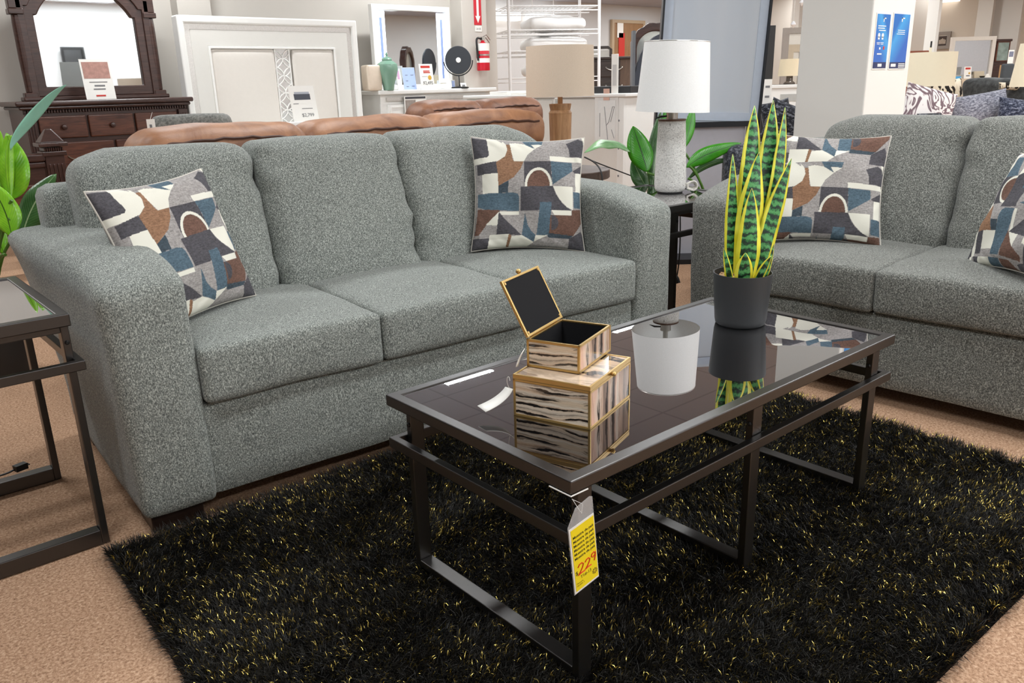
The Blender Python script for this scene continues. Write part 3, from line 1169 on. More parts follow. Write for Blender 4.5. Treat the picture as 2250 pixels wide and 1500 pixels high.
Bx = at(1297, 942, z=TH)
AN1 = math.atan2(0.065, 0.191)
box1 = deco_box('larger gold-edged agate box with closed lid, under the small open box', (0.184, 0.131), AN1, 0.202, 0.172, TH - 0.003, 0.0895, False)
box2 = deco_box('small gold-edged agate box with its black lid open, stacked on the larger box', (0.22096, 0.19595), math.radians(20.3), 0.1645, 0.119, 0.547, 0.059, True)
# paper hang tag on a string, tied to the larger box at its far left corner
inv = (Matrix.Translation((0.184, 0.131, TH - 0.003)) @ Matrix.Rotation(AN1, 4, 'Z')).inverted()
s0 = at(1140, 775, y=0.30)
P = [at(1119, 852, y=0.315), at(1110, 868, y=0.315), at(1092, 884, y=0.318), at(1058, 898, y=0.325)]
P[-1].z = max(P[-1].z, TH + 0.004)
pts = bez(P, 12)
ribbon_leaf('hang_tag', [inv @ p for p in pts], [0.034] * 12, lambda t: (inv.to_3x3() @ Vector((0.45, 0.9, 0.1))), M_PAPER, box1, 0.0, nu=3)
MB().tube([inv @ p for p in bez([Vector((0.128, 0.302, 0.53)), at(1118, 815, y=0.31), at(1108, 835, y=0.31), at(1119, 852, y=0.315)], 10)], 0.0006, 6).build('tag_string', M_PAPER, box1)
ribbon_leaf('hang_tag', [inv @ p for p in bez([at(1136, 805, y=0.31), at(1141, 785, y=0.31), at(1150, 770, y=0.30)], 6)], [0.022] * 6, lambda t: (inv.to_3x3() @ Vector((0.8, 0.5, 0.1))), M_PAPER, box1, 0.0, nu=3)

# ------------------------------------------------------------------ yellow price tag hanging from the table corner
M_YEL = plain('yellow_tag_paper', (250, 226, 30), 0.55, vary=0.02)
ptag = thing('price_tag', 'yellow price tag in a clear sleeve hanging from the front corner of the coffee table', 'price tag', (0.0, -0.024, 0.395))
MT = Matrix.Rotation(math.radians(-10), 4, 'Y') @ Matrix.Rotation(math.radians(4), 4, 'X')


def tagM(x, y, z):
    return MT @ Matrix.Translation((x, y, z)) @ Matrix.Rotation(PI / 2, 4, 'X')


n = NT('clear_sleeve')
n.base((240, 240, 240))
n.set(0.1, 0, 0.8)
n.b.inputs['Alpha'].default_value = 0.28
M_SLEEVE = n.m
HW = 0.0315
MB().prism([(-HW, 0.004), (-0.010, 0.034), (HW * .8, 0.038), (HW, 0.034), (HW, -0.145), (-HW, -0.145)], 0.0003, 0.0012, 'y', MT).build('sleeve', M_SLEEVE, ptag)
MB().box(-HW + .001, HW - .001, -0.0006, 0.0002, -0.143, 0.0, MT).build('paper_backing', M_PAPER, ptag)
pp = MB().box(-HW + .0045, HW - .0025, -0.0011, -0.0007, -0.139, -0.004, MT).build('yellow_paper', M_YEL, ptag)
for k in range(6):
    text('print_line', 'Muestra de paé', 0.0080, M_BLACKTXT, pp, tagM(-HW + .0075, -0.00115, -0.0245 - 0.0093 * k), bold=0.0001)
# red handwritten price
def stroke(mb, pts, r):
    mb.tube([MT @ Vector((x, -0.0016, z)) for x, z in pts], r, 6)


mb = MB()
def two(x, z, s):
    stroke(mb, [(x + s * a, z + s * b) for a, b in ((0.05, .78), (.22, .98), (.5, 1.0), (.66, .82), (.55, .55), (.3, .25), (0, 0), (.3, .06), (.78, 0.04))], 0.0011)


two(-0.0195, -0.106, 0.022)
two(-0.0015, -0.104, 0.0195)
stroke(mb, [(0.0145 + 0.02 * a, -0.1 + 0.02 * b) for a, b in ((.55, .8), (.4, .98), (.12, .9), (.05, .65), (.25, .5), (.5, .65), (.56, .9), (.52, .5), (.35, 0.05))], 0.0011)
mb.build('handwritten_price', plain('red_marker', (224, 62, 24), 0.6), pp)
text('dollar_sign', '$', 0.012, M_BLACKTXT, pp, tagM(-0.0255, -0.00115, -0.104))
text('handwritten_code', 'T1#-13', 0.009, M_BLACKTXT, pp, tagM(-0.014, -0.00115, -0.117))
text('small_print', 'Muestra\nModelo 1', 0.005, plain('faded_print', (150, 130, 30), 0.6), pp, tagM(-0.025, -0.00115, -0.125))
mb = MB()
for k in range(9):
    a = k * 2 * PI / 9
    mb.box(-0.0016, 0.0016, -0.0009, -0.0012, -0.0012, 0.0012, MT @ Matrix.Translation((0.021 + 0.005 * math.cos(a), 0, -0.123 + 0.005 * math.sin(a))) @ Matrix.Rotation(-a, 4, 'Y'))
mb.tube([MT @ Vector((0.021 + 0.0024 * math.cos(a * PI / 6), -0.0012, -0.123 + 0.0024 * math.sin(a * PI / 6))) for a in range(12)], 0.0004, 4, closed=True)
mb.build('gear_mark', plain('brown_print', (120, 96, 20), 0.6), pp)
mb = MB()
mb.tube([(-0.0005, -0.004 + 0.024, 0.0345), (-0.001, 0.0, 0.018), (-0.002, -0.0005, 0.03 - 0.01)], 0.0004, 6)
mb.tube([(-0.001, 0.021, 0.0345), (0.006, 0.002, 0.030), (0.000, -0.001, 0.016)], 0.0004, 6)
mb.build('plastic_string', M_WHITE, ptag)
tag(MB().tube([(-0.0012, 0.052, 0.4335), (-0.0012, -0.0012, 0.4335), (0.040, -0.0012, 0.4335)], 0.0014, 6).build('zip_tie', M_WHITE), 'white plastic tie wrapped under the front corner of the coffee table', 'tie')

# ------------------------------------------------------------------ white table lamp
def lampshade(mb, r0, r1, z0, z1, M=None, n=64):
    mb.lathe([(r0, z0), (r1, z1), (r1 - 0.002, z1), (r0 - 0.002, z0), (r0, z0)], n, M, cap=False)


LB = at(1475.5, 421, z=0.61)
wl = thing('table_lamp', 'white textured table lamp with white drum shade on the corner end table', 'lamp', (LB.x, LB.y + 0.01, 0.607))
n = NT('white_crackle_ceramic')
v = n.coord('Object', (1, 1, 1.4))
vz = n.noise(v, 85, 4, 0.7, 2.2)
n.base(n.ramp(vz, [(0.36, (150, 146, 141)), (0.47, (222, 220, 215)), (0.6, (238, 236, 231))]))
n.bump(vz, 0.8, 0.004)
M_CRACK = n.set(0.65, 0, 0.3)
MB().lathe([(0, 0), (0.058, 0), (0.058, 0.006), (0, 0.006)], 48, cap=False).build('foot_pad', M_BLACKP, wl)
MB().lathe([(0, 0.005), (0.058, 0.005), (0.066, 0.010), (0.0715, 0.022), (0.0728, 0.04), (0.072, 0.08), (0.0625, 0.305), (0.0615, 0.322), (0, 0.322)], 64, cap=False).build('base', M_CRACK, wl, True)
MB().lathe([(0, 0.322), (0.0622, 0.322), (0.0622, 0.33), (0, 0.33)], 48, cap=False).build('wood_cap', wood('walnut_cap', (84, 58, 44), (118, 86, 66)), wl, True)
M_STEEL = plain('brushed_steel', (190, 186, 180), 0.3, 1.0)
MB().lathe([(0, 0.33), (0.026, 0.33), (0.026, 0.372), (0.012, 0.374), (0.012, 0.44), (0, 0.44)], 32, cap=False).build('socket', M_STEEL, wl, True)
n = NT('white_linen_shade')
v = n.coord('Object', (160, 160, 700))
f = n.noise(v, 1.0, 2)
n.base(n.ramp(f, [(0.3, (236, 236, 234)), (0.7, (246, 246, 245))]))
n.b.inputs['Transmission Weight'].default_value = 0.0
M_SHADE = n.set(0.85, 0, 0.2)
MS = Matrix.Translation((0.0, 0, 0.362)) @ Matrix.Rotation(math.radians(2.2), 4, DEP)
mb = MB()
lampshade(mb, 0.1655, 0.1435, 0.0, 0.30, MS)
sh = mb.build('lamp_shade', M_SHADE, wl, True)
mb = MB()
mb.tube([MS @ Vector((0.1435 * math.cos(a), 0.1435 * math.sin(a), 0.297)) for a in np.linspace(0, 2 * PI, 48, endpoint=False)], 0.0015, 6, closed=True)
for k in range(3):
    a = k * 2 * PI / 3 + 0.6
    mb.tube([MS @ Vector((0, 0, 0.27)), MS @ Vector((0.142 * math.cos(a), 0.142 * math.sin(a), 0.295))], 0.0012, 6)
mb.build('spider', M_STEEL, sh)
mb = MB()
kp = Vector((0, 0, 0.345)) - RTH * 0.03 - DEP * 0.03
mb.tube([kp, kp - RTH * 0.03 + Vector((0, 0, -0.002)), kp - RTH * 0.055 + Vector((0, 0, -0.012))], [0.004, 0.005, 0.001], 8)
mb.build('switch', M_BLACKP, wl, True)
# crumpled paper-wrapped cord bundle on the end table
cb = at(1520, 412, z=0.625)
mb = MB()
for k in range(9):
    a = k * 0.7
    c = Vector((cb.x, cb.y, 0.635))
    ring = []
    for q in range(14):
        th = q * 2 * PI / 14
        ring.append(c + RTH * (0.024 * math.cos(th)) + Vector((0, 0, 1)) * (0.020 * math.sin(th) * (1 - 0.05 * k)) + DEP * ((k - 4) * 0.005) + Vector((random.uniform(-.003, .003), random.uniform(-.003, .003), random.uniform(-.003, .003))))
    mb.tube(ring, 0.0042, 6, closed=True)
tag(mb.build('cord_bundle', plain('white_twist_wrap', (222, 218, 210), 0.6), smooth=True), 'crumpled white bundle of lamp cord beside the white lamp base', 'cord')
# cord hanging behind the corner end table
mb = MB()
c0 = Vector((1.93, 1.62, 0.605))
q = [at(1495, 480, D=4.0), at(1494, 520, D=4.0), at(1497, 560, D=4.0), at(1489, 600, D=4.0), at(1486, 612, D=4.0)]
mb.tube(bez([at(1494, 462, D=4.0)] + q, 24), 0.0032, 8)
e0, e1 = at(1485, 604, D=4.0), at(1490, 622, D=4.0)
mb.tube([e0, e0 * .6 + e1 * .4, e1], [0.006, 0.011, 0.012], 8)
tag(mb.build('lamp_cord', M_CORD, smooth=True), 'black lamp cord with plug hanging behind the corner end table', 'cord')
# cord lying across the foot rail of the left end table
mb = MB()
L0, L1, L2 = at(-30, 1052, z=0.03), at(30, 1032, z=0.038), at(45, 1026, z=0.04)
mb.tube(bez([L0, at(0, 1045, z=0.03), at(18, 1040, z=0.032), L1], 14), 0.003, 8)
mb.box(-0.017, 0.017, -0.011, 0.011, -0.008, 0.010, Matrix.Translation(L2) @ Matrix.Rotation(0.3, 4, 'Z'))
mb.box(0.017, 0.026, -0.006, -0.003, -0.001, 0.002, Matrix.Translation(L2) @ Matrix.Rotation(0.3, 4, 'Z'))
mb.box(0.017, 0.026, 0.003, 0.006, -0.001, 0.002, Matrix.Translation(L2) @ Matrix.Rotation(0.3, 4, 'Z'))
tag(mb.build('power_cord', M_CORD), 'black power cord with plug lying over the foot rail of the left end table', 'cord')

# ------------------------------------------------------------------ big-leaf plants
def bigleaf_mat(name, lo, hi, rib, rough=0.3, veins=0.3, edge=None):
    n = NT(name)
    uv = n.n('ShaderNodeUVMap')
    sp = n.n('ShaderNodeSeparateXYZ')
    n.l(uv.outputs[0], sp.inputs[0])
    u, v = sp.outputs[0], sp.outputs[1]
    e = n.math('ABSOLUTE', n.math('SUBTRACT', u, 0.5))
    ob = n.coord('Object')
    f = n.noise(ob, 12, 3)
    w = n.math('SINE', n.math('SUBTRACT', n.math('MULTIPLY', v, 420), n.math('MULTIPLY', e, 60)))
    c = n.ramp(f, [(0.3, lo), (0.7, hi)])
    c = n.mix(n.math('MULTIPLY', n.math('GREATER_THAN', w, 0.75), veins * 0.4), c, lin(rib))
    n.base(n.mix(n.math('LESS_THAN', e, 0.022), c, lin(rib)))
    n.bump(w, 0.12, 0.001)
    m = n.set(rough, 0, 0.5)
    return m


M_LF = bigleaf_mat('fresh_green_leaf', (92, 158, 24), (138, 196, 44), (52, 84, 22))
M_LF2 = bigleaf_mat('mid_green_leaf', (40, 124, 12), (66, 152, 22), (24, 60, 14))
M_LFD = bigleaf_mat('dark_green_leaf', (38, 78, 34), (70, 112, 62), (150, 170, 130))
M_LFP = bigleaf_mat('pale_green_leaf', (96, 150, 90), (150, 190, 140), (60, 100, 50))
M_STEM = plain('green_stem', (74, 116, 36), 0.5)
M_POTB = plain('black_nursery_pot', (30, 30, 31), 0.55)


def bigleaf(pl, px, D, wpx, mat, tw=0.0, tw1=None, fold=0.12, n=24, peak=0.5, wavy=0.03, dd=None):
    """px: photo control points base->tip, D depth (list allowed)"""
    org = pl.location
    Ds = D if isinstance(D, (list, tuple)) else [D] * len(px)
    pts = bez([at(u, v, D=d) for (u, v), d in zip(px, Ds)], n)
    W = wpx / FPX * (sum(Ds) / len(Ds))
    wd = []
    for i in range(n):
        t = i / (n - 1)
        x = t / peak * 0.5 if t < peak else 0.5 + (t - peak) / (1 - peak) * 0.5
        wd.append(W * max(0.02, math.sin(PI * x) ** 0.75))
    tt = tw if tw1 is None else tw1
    def side(t):
        a = tw + (tt - tw) * t
        tan = (pts[-1] - pts[0]).normalized()
        s = _fw.cross(tan).normalized()
        return s * math.cos(a) + _fw * math.sin(a)
    return ribbon_leaf('leaf', [p - org for p in pts], wd, side, mat, pl, fold, wavy=wavy)


def stem(pl, pts, r=0.006):
    MB().tube([Vector(p) - pl.location for p in pts], r, 8).build('stem', M_STEM, pl, True)


PB = at(46, 838, z=0)
PB.x -= 0.02
PB.y += 0.09
lp = thing('potted_plant', 'leafy bright green plant in a black pot behind the left end table', 'plant', (PB.x, PB.y, 0))
MB().lathe([(0, 0), (0.085, 0), (0.105, 0.18), (0.11, 0.18), (0.11, 0.2), (0.1, 0.2), (0.098, 0.17), (0, 0.17)], 40, cap=False).build('pot', M_POTB, lp, True)
DL = (PB - CAM).dot(_fw)
DLf = DL - 0.25
for (u, v) in ((22, 480), (26, 440), (12, 560), (38, 520)):
    tp = at(u, v, D=DLf)
    stem(lp, bez([Vector((PB.x, PB.y, 0.17)), Vector((PB.x, PB.y, 0.45)), tp * .8 + Vector((PB.x, PB.y, 0.6)) * .2, tp], 12))
bigleaf(lp, [(23, 330), (26, 296), (82, 256), (100, 214), (146, 186)], DLf, 22, plain('highlight_tinted_leaf', (140, 192, 170), 0.15), 0.3, 0.9, wavy=0.05, fold=0.05)  # bluish-white highlight put into this leaf's base colour
bigleaf(lp, [(24, 442), (20, 385), (14, 330), (26, 296)], DLf + 0.02, 20, M_LF, 0.0, wavy=0.02, fold=0.3)
bigleaf(lp, [(24, 438), (36, 400), (34, 350), (14, 292)], DLf + 0.05, 66, M_LF, 0.15, wavy=0.05, peak=0.42, fold=0.04)
bigleaf(lp, [(-30, 470), (-6, 400), (0, 340), (-2, 284)], DLf + 0.06, 40, M_LF, -0.3, wavy=0.05)
bigleaf(lp, [(26, 520), (20, 480), (6, 440), (-30, 395)], DLf, 60, M_LF, 0.1, wavy=0.03, peak=0.4, fold=0.05)
bigleaf(lp, [(44, 545), (56, 480), (80, 430), (124, 382)], DLf + 0.35, 62, M_LFD, 0.1, wavy=0.06, peak=0.45)
bigleaf(lp, [(60, 560), (86, 500), (100, 470), (106, 446)], DLf + 0.4, 30, M_LF2, 0.1, wavy=0.04)
bigleaf(lp, [(10, 560), (-10, 500), (-60, 470), (-90, 480)], DLf + 0.1, 60, M_LF, 0.3)

RP = Vector((2.66, 1.60, 0))
rp = thing('potted_plant', 'broad-leaved green plant in a dark pot behind the white lamp', 'plant', RP)
MB().lathe([(0, 0), (0.085, 0), (0.105, 0.18), (0.11, 0.18), (0.11, 0.2), (0.1, 0.2), (0.098, 0.17), (0, 0.17)], 40, cap=False).build('pot', M_POTB, rp, True)
DR = (RP + Vector((0, 0, 0.8)) - CAM).dot(_fw)
for (u, v) in ((1422, 380), (1440, 400), (1515, 365), (1512, 392), (1500, 330)):
    tp = at(u, v, D=DR)
    stem(rp, bez([Vector((RP.x, RP.y, 0.17)), Vector((RP.x, RP.y, 0.45)), tp * .7 + Vector((RP.x, RP.y, 0.6)) * .3, tp], 12))
bigleaf(rp, [(1385, 334), (1362, 314), (1330, 300), (1284, 336)], [DR, DR, DR - .1, DR - .2], 30, M_LFP, 0.5, 0.9, wavy=0.08, peak=0.55)
bigleaf(rp, [(1422, 378), (1414, 345), (1400, 312), (1391, 277)], DR, 56, M_LF2, 0.1, wavy=0.02, peak=0.45, fold=0.15)
bigleaf(rp, [(1432, 420), (1436, 360), (1446, 300), (1452, 246)], DR + 0.05, 34, M_LFD, 0.3, wavy=0.02, fold=0.3)
bigleaf(rp, [(1425, 420), (1412, 400), (1400, 380), (1390, 350)], DR + 0.1, 40, M_LFD, 0.3)
bigleaf(rp, [(1498, 330), (1512, 300), (1518, 270), (1524, 232)], DR + 0.03, 26, M_LF2, 0.2, wavy=0.02)
bigleaf(rp, [(1462, 330), (1464, 290), (1466, 260), (1463, 232)], DR + 0.05, 22, M_LF2, 0.2, wavy=0.02)
bigleaf(rp, [(1508, 368), (1540, 340), (1575, 330), (1628, 314)], DR, 34, M_LF2, 0.1, wavy=0.03, peak=0.4)
bigleaf(rp, [(1510, 396), (1535, 368), (1565, 352), (1616, 350)], DR + 0.05, 15, M_LFD, 0.4, wavy=0.03)
# ------------------------------------------------------------------ helpers for the show floor behind
def part(name, m, parent, bx, bevel=0.004, **k):
    return MB().box(*bx).build(name, m, parent, bevel=bevel, **k)


def card(name, label, cat, P, w, h, rz, lean=0.12, marks=None, group=None, back=True):
    """a price card standing on an easel foot; P bottom centre; faces local -y"""
    t = thing(name, label, cat, P, rz, group)
    M = Matrix.Rotation(-lean, 4, 'X')
    MB().box(-w / 2, w / 2, 0, 0.003, 0, h, M).build('card_face', M_PAPER, t)
    if back:
        MB().box(-w * .3, w * .3, 0.004, h * .3, 0, 0.003).build('easel_foot', M_PAPER, t)
    for k, (mm, x0, x1, z0, z1) in enumerate(marks or []):
        MB().box(x0 * w, x1 * w, -0.0012, 0.0002, z0 * h, z1 * h, M).build('print_block', mm, t)
    return t


# ------------------------------------------------------------------ cherry dresser with arched mirror
YD = 5.95
xl, xr = at(48, 230, y=YD).x, at(408, 225, y=YD).x
ztop = at(300, 216, y=YD).z
dr = thing('cherry_dresser', 'dark cherry dresser with carved edge standing against the bedroom wall', 'dresser', ((xl + xr) / 2, YD, 0))
W2 = (xr - xl) / 2
part('body', M_CHERRYD, dr, (-W2, W2, 0.02, 0.5, 0.06, ztop - 0.05))
MB().box(-W2 - 0.05, W2 + 0.05, -0.05, 0.52, ztop - 0.035, ztop).box(-W2 - 0.03, W2 + 0.03, -0.03, 0.51, ztop - 0.06, ztop - 0.035).build('top', M_CHERRYD, dr, bevel=0.012, seg=3)
mb = MB()
nb = 60
for k in range(nb):
    x = -W2 + 2 * W2 * (k + .5) / nb
    mb.box(x - W2 / nb * .7, x + W2 / nb * .7, 0.0, 0.03, ztop - 0.085, ztop - 0.062)
mb.build('carved_moulding', M_CHERRYD, dr, bevel=0.004)
for s in (-1, 1):
    mb = MB()
    mb.box(s * W2 - 0.035 - s * 0.035, s * W2 + 0.035 - s * 0.035, -0.012, 0.03, 0.06, ztop - 0.09)
    for q in (-0.018, 0, 0.018):
        mb.box(s * W2 - s * 0.035 + q - .004, s * W2 - s * 0.035 + q + .004, -0.018, 0.0, 0.12, ztop - 0.12)
    mb.build('fluted_post', M_CHERRYD, dr, bevel=0.003)
MB().box(-W2 - 0.02, W2 + 0.02, -0.02, 0.5, 0, 0.1).build('plinth', M_CHERRYD, dr, bevel=0.008)
M_BRONZE = plain('aged_bronze', (120, 106, 92), 0.35, 0.9)
za = ztop - 0.095
rows = [(za - 0.17, za - 0.012, 3), (za - 0.43, za - 0.20, 2), (za - 0.69, za - 0.46, 2)]
for z0, z1, nd in rows:
    span = (2 * W2 - 0.15) / nd
    for k in range(nd):
        x0 = -W2 + 0.075 + span * k + 0.008
        x1 = x0 + span - 0.016
        d = MB().box(x0, x1, -0.004, 0.03, z0, z1).build('drawer', M_CHERRY, dr, bevel=0.008, seg=3)
        xc = (x0 + x1) / 2
        if nd == 3:
            MB().lathe([(0, 0), (0.012, 0), (0.009, 0.012), (0.02, 0.022), (0.016, 0.032), (0, 0.034)], 16, T(xc, -0.004, (z0 + z1) / 2) @ Matrix.Rotation(PI / 2, 4, 'X'), cap=False).build('knob', M_CHERRYD, d, True)
        else:
            for hx in ((x0 * .7 + x1 * .3), (x0 * .3 + x1 * .7)) if nd == 1 else (xc,):
                zc = (z0 + z1) / 2
                MB().tube(bez([(hx - 0.09, -0.005, zc + .015), (hx - 0.07, -0.04, zc - .02), (hx - 0.03, -0.02, zc - .025), (hx, -0.05, zc + .01), (hx + 0.03, -0.02, zc - .025), (hx + 0.07, -0.04, zc - .02), (hx + 0.09, -0.005, zc + .015)], 20), 0.006, 6).build('handle', M_BRONZE, d, True)

YM = 6.30
gl, gr = at(60, 33, y=YM), at(290, 33, y=YM)
g2 = at(100, 190, y=YM)
ol, orr = at(30, 20, y=YM).x, at(322, 20, y=YM).x
cx = (ol + orr) / 2
mt = thing('arched_mirror', 'arched dark cherry mirror standing on the cherry dresser', 'mirror', (cx, YM, ztop))
hw = (orr - ol) / 2
gw = hw - 0.115
gz = gl.z - ztop
gb = 0.10


def arch(w, zb, zs, rise, n=32):
    p = [(-w, zb), (w, zb), (w, zs)]
    for k in range(1, n):
        a = k / n
        x = w * (1 - 2 * a)
        sh = max(0, 1 - (abs(x / w) / 0.93) ** 2.0)
        p.append((x, zs + rise * sh ** 0.8))
    p.append((-w, zs))
    return p


MB().ringprism(arch(gw + 0.075, 0.03, gz + 0.07, 0.24), arch(gw, gb, gz, 0.22), -0.03, 0.03).build('arched_frame', M_CHERRYD, mt, bevel=0.008)
MB().ringprism(arch(gw + 0.11, 0.0, gz + 0.13, 0.25), arch(gw + 0.06, 0.01, gz + 0.06, 0.235), -0.045, 0.02).build('outer_moulding', M_CHERRYD, mt, bevel=0.01)
for s in (-1, 1):
    mb = MB()
    mb.box(s * hw - 0.045, s * hw + 0.045, -0.05, 0.03, 0.0, 0.06)
    mb.lathe([(0.028, 0.06), (0.034, 0.3), (0.034, gz - 0.06), (0.03, gz)], 16, T(s * hw, -0.015, 0))
    mb.box(s * hw - 0.05, s * hw + 0.05, -0.055, 0.03, gz, gz + 0.04)
    mb.box(s * hw - 0.042, s * hw + 0.042, -0.045, 0.03, gz + 0.04, gz + 0.26)
    mb.build('column', M_CHERRYD, mt, bevel=0.006)
MB().box(-hw - 0.06, hw + 0.06, -0.07, 0.05, 0.0, 0.03).build('base_rail', M_CHERRYD, mt, bevel=0.008)
MB().prism(arch(gw + 0.01, gb - 0.01, gz, 0.22), 0.0, 0.006).build('mirror_glass', M_MIRROR, mt)
# what it reflects: a black framed leaning mirror on the wall behind the camera
lm = thing('leaning_mirror', 'black framed tall mirror on the far side, seen reflected in the arched mirror', 'mirror', (3.5, -3.92, 0))
MB().frame(-0.2, 0.2, 0.5, 2.0, 0.045, -0.02, 0.03).build('frame', M_BLACKP, lm)
MB().box(-0.18, 0.18, -0.01, 0.0, 0.5, 1.98).build('mirror_glass', plain('grey_mirror_glass', (120, 122, 124), 0.1, 0.9), lm)

Pc = at(222, 206, y=5.98)
M_ROSE = plain('rosy_photo_print', (176, 132, 120), 0.5, vary=0.4, scale=40)
card('price_card', 'white price card with rosy photo leaning before the arched mirror', 'price card', (Pc.x, 5.98, ztop + 0.001), 0.21, 0.29, 0.0, 0.15,
     [(M_ROSE, -.44, .44, .52, .93), (M_GREYTXT, -.3, .3, .42, .44), (M_GREYTXT, -.15, .2, .32, .36), (M_GREYTXT, -.2, .2, .24, .27), (M_REDTXT, -.16, .16, .07, .11)])

# cherry bed with carved post, beside the left plant
Db = 5.3
pt = at(104, 283, D=Db)
fbd = thing('cherry_bed', 'dark cherry bed end with square carved post, behind the left plant', 'bed', (pt.x, pt.y, 0))
ph = pt.z
w = 0.058
mb = MB()
mb.box(-w, w, -w, w, 0, ph - 0.16)
mb.build('post', M_CHERRYD, fbd, bevel=0.006)
mb = MB()
for q in (-0.036, -0.012, 0.012, 0.036):
    mb.box(q - .006, q + .006, -w - 0.008, -w + 0.01, 0.2, ph - 0.22)
    mb.box(-w - 0.008, -w + 0.01, q - .006, q + .006, 0.2, ph - 0.22)
mb.build('fluting', M_CHERRYD, fbd, bevel=0.003)
mb = MB()
mb.box(-w - 0.015, w + 0.015, -w - 0.015, w + 0.015, ph - 0.17, ph - 0.14)
for k in range(9):
    q = -w + 2 * w * (k + .5) / 9
    mb.box(q - .005, q + .005, -w - 0.012, w + 0.012, ph - 0.14, ph - 0.115)
mb.box(-w - 0.028, w + 0.028, -w - 0.028, w + 0.028, ph - 0.11, ph - 0.085)
mb.build('capital', M_CHERRYD, fbd, bevel=0.005)
mb = MB()
c = w + 0.016
mb.add([(-c, -c, ph - .085), (c, -c, ph - .085), (c, c, ph - .085), (-c, c, ph - .085), (-.018, -.018, ph), (.018, -.018, ph), (.018, .018, ph), (-.018, .018, ph)],
       [(3, 2, 1, 0), (4, 5, 6, 7), (0, 1, 5, 4), (1, 2, 6, 5), (2, 3, 7, 6), (3, 0, 4, 7)])
mb.build('finial', M_CHERRYD, fbd, bevel=0.008)
MB().box(-1.3, -w, -0.035, 0.035, 0.25, ph - 0.19).build('footboard', M_CHERRYD, fbd, bevel=0.006)
for k in range(4):
    MB().box(-1.3 + .3 * k + .03, -1.3 + .3 * k + .27, -0.05, -0.03, 0.32, ph - 0.34).build('raised_panel', M_CHERRY, fbd, bevel=0.012, seg=3)
MB().box(-1.32, -w, -0.07, 0.07, ph - 0.20, ph - 0.15).box(-1.32, -w, -0.055, 0.055, ph - 0.24, ph - 0.20).build('top_rail', M_CHERRYD, fbd, bevel=0.012, seg=3)
MB().box(-0.03, 0.03, w, 0.5, 0.25, 0.5).build('side_rail', M_CHERRYD, fbd, bevel=0.005)

# grey velvet chair back with a white hang tag
M_VELVET = heather('grey_velvet', (92, 92, 88), (116, 116, 111), (140, 139, 133), scale=60, bump=0.1, rough=0.8)
Dv = 4.95
v0, v1 = at(335, 252, D=Dv), at(503, 252, D=Dv)
vc = (v0 + v1) / 2
va = math.atan2(v1.y - v0.y, v1.x - v0.x)
vch = thing('velvet_armchair', 'low grey velvet armchair seen from behind, left of the white bed', 'armchair', (vc.x, vc.y, 0), va)
hwv = (v1 - v0).length / 2
zt = vc.z
for nm, hx, hy, hz, ox, oy, oz in (('backrest', hwv, 0.09, (zt - .28) / 2, 0, 0.0, (zt + .28) / 2), ('seat', hwv - .02, .3, .12, 0, .36, .36), ('armrest', .08, .3, .2, -hwv + .08, .36, .42), ('armrest', .08, .3, .2, hwv - .08, .36, .42)):
    s = softbox(hx, hy, hz, 0.05, (0, .01, .006), 14, 3, .002)
    s.v = [(p[0] + ox, p[1] + oy, p[2] + oz) for p in s.v]
    s.build(nm, M_VELVET, vch, True)
for sx in (-1, 1):
    for yy in (0.02, .6):
        MB().lathe([(.012, 0), (.02, .26)], 12, T(sx * (hwv - .08), yy, 0)).build('leg', M_FOOT, vch, True)
tg = at(333, 281, D=Dv - .12)
tl = vch.matrix_basis.inverted() @ tg
hwt = thing('hang_tag', 'small white tag hanging at the left corner of the velvet chair back', 'tag', tg, va)
MB().box(-.024, .024, -.002, .002, -.05, .05).build('tag_card', M_PAPER, hwt)
MB().box(-.008, .006, -.003, -.0015, -.03, .02).build('print_block', M_GREYTXT, hwt)
MB().tube([(0, 0, .05), (.01, .02, .09)], .001, 6).build('string', M_PAPER, hwt)

# ------------------------------------------------------------------ white bed
YB = 6.1
hl, hr = at(381, 38, y=YB), at(775, 42, y=YB)
bed = thing('white_bed', 'white king bed with glitter-trimmed panel headboard against the bedroom wall', 'bed', ((hl.x + hr.x) / 2, YB, 0))
HWB = (hr.x - hl.x) / 2
HB = (hl.z + hr.z) / 2 - 0.0
MB().ringprism([(-HWB, 0.0), (HWB, 0.0), (HWB, HB), (-HWB, HB)], [(-HWB + .055, 0.05), (HWB - .055, 0.05), (HWB - .055, HB - .06), (-HWB + .055, HB - .06)], -0.06, 0.06).build('headboard_frame', M_WHITE, bed, bevel=0.012, seg=3)
MB().frame(-HWB + .054, HWB - .054, 0.04, HB - .059, .045, -0.035, 0.02).build('glitter_trim', M_SILVER, bed)
MB().ringprism([(-HWB + .098, 0.1), (HWB - .098, 0.1), (HWB - .098, HB - .103), (-HWB + .098, HB - .103)], [(-HWB + .235, 0.2), (HWB - .235, 0.2), (HWB - .235, HB - .235), (-HWB + .235, HB - .235)], -0.04, 0.02).build('inner_frame', plain('pearl_white', (222, 220, 214), 0.4, vary=0.02), bed, bevel=0.008)
MB().frame(-HWB + .232, HWB - .232, 0.2, HB - .232, .018, -0.05, 0.0).build('bead_moulding', M_WHITE, bed, bevel=0.004)
sx0, sx1 = HWB * (-1 + 2 * .497), HWB * (-1 + 2 * .585)
M_IVORY = plain('ivory_upholstery', (220, 214, 206), 0.7, vary=0.03)
for x0, x1 in ((-HWB + .25, sx0 - .003), (sx1 + .018, HWB - .25)):
    s = softbox((x1 - x0) / 2, .03, (HB - .25 - .22) / 2, .02, (0, .02, 0), 16, 2, 0)
    s.v = [(p[0] + (x0 + x1) / 2, p[1] - .012, p[2] + (HB - .25 + .22) / 2) for p in s.v]
    s.build('upholstered_panel', M_IVORY, bed, True)
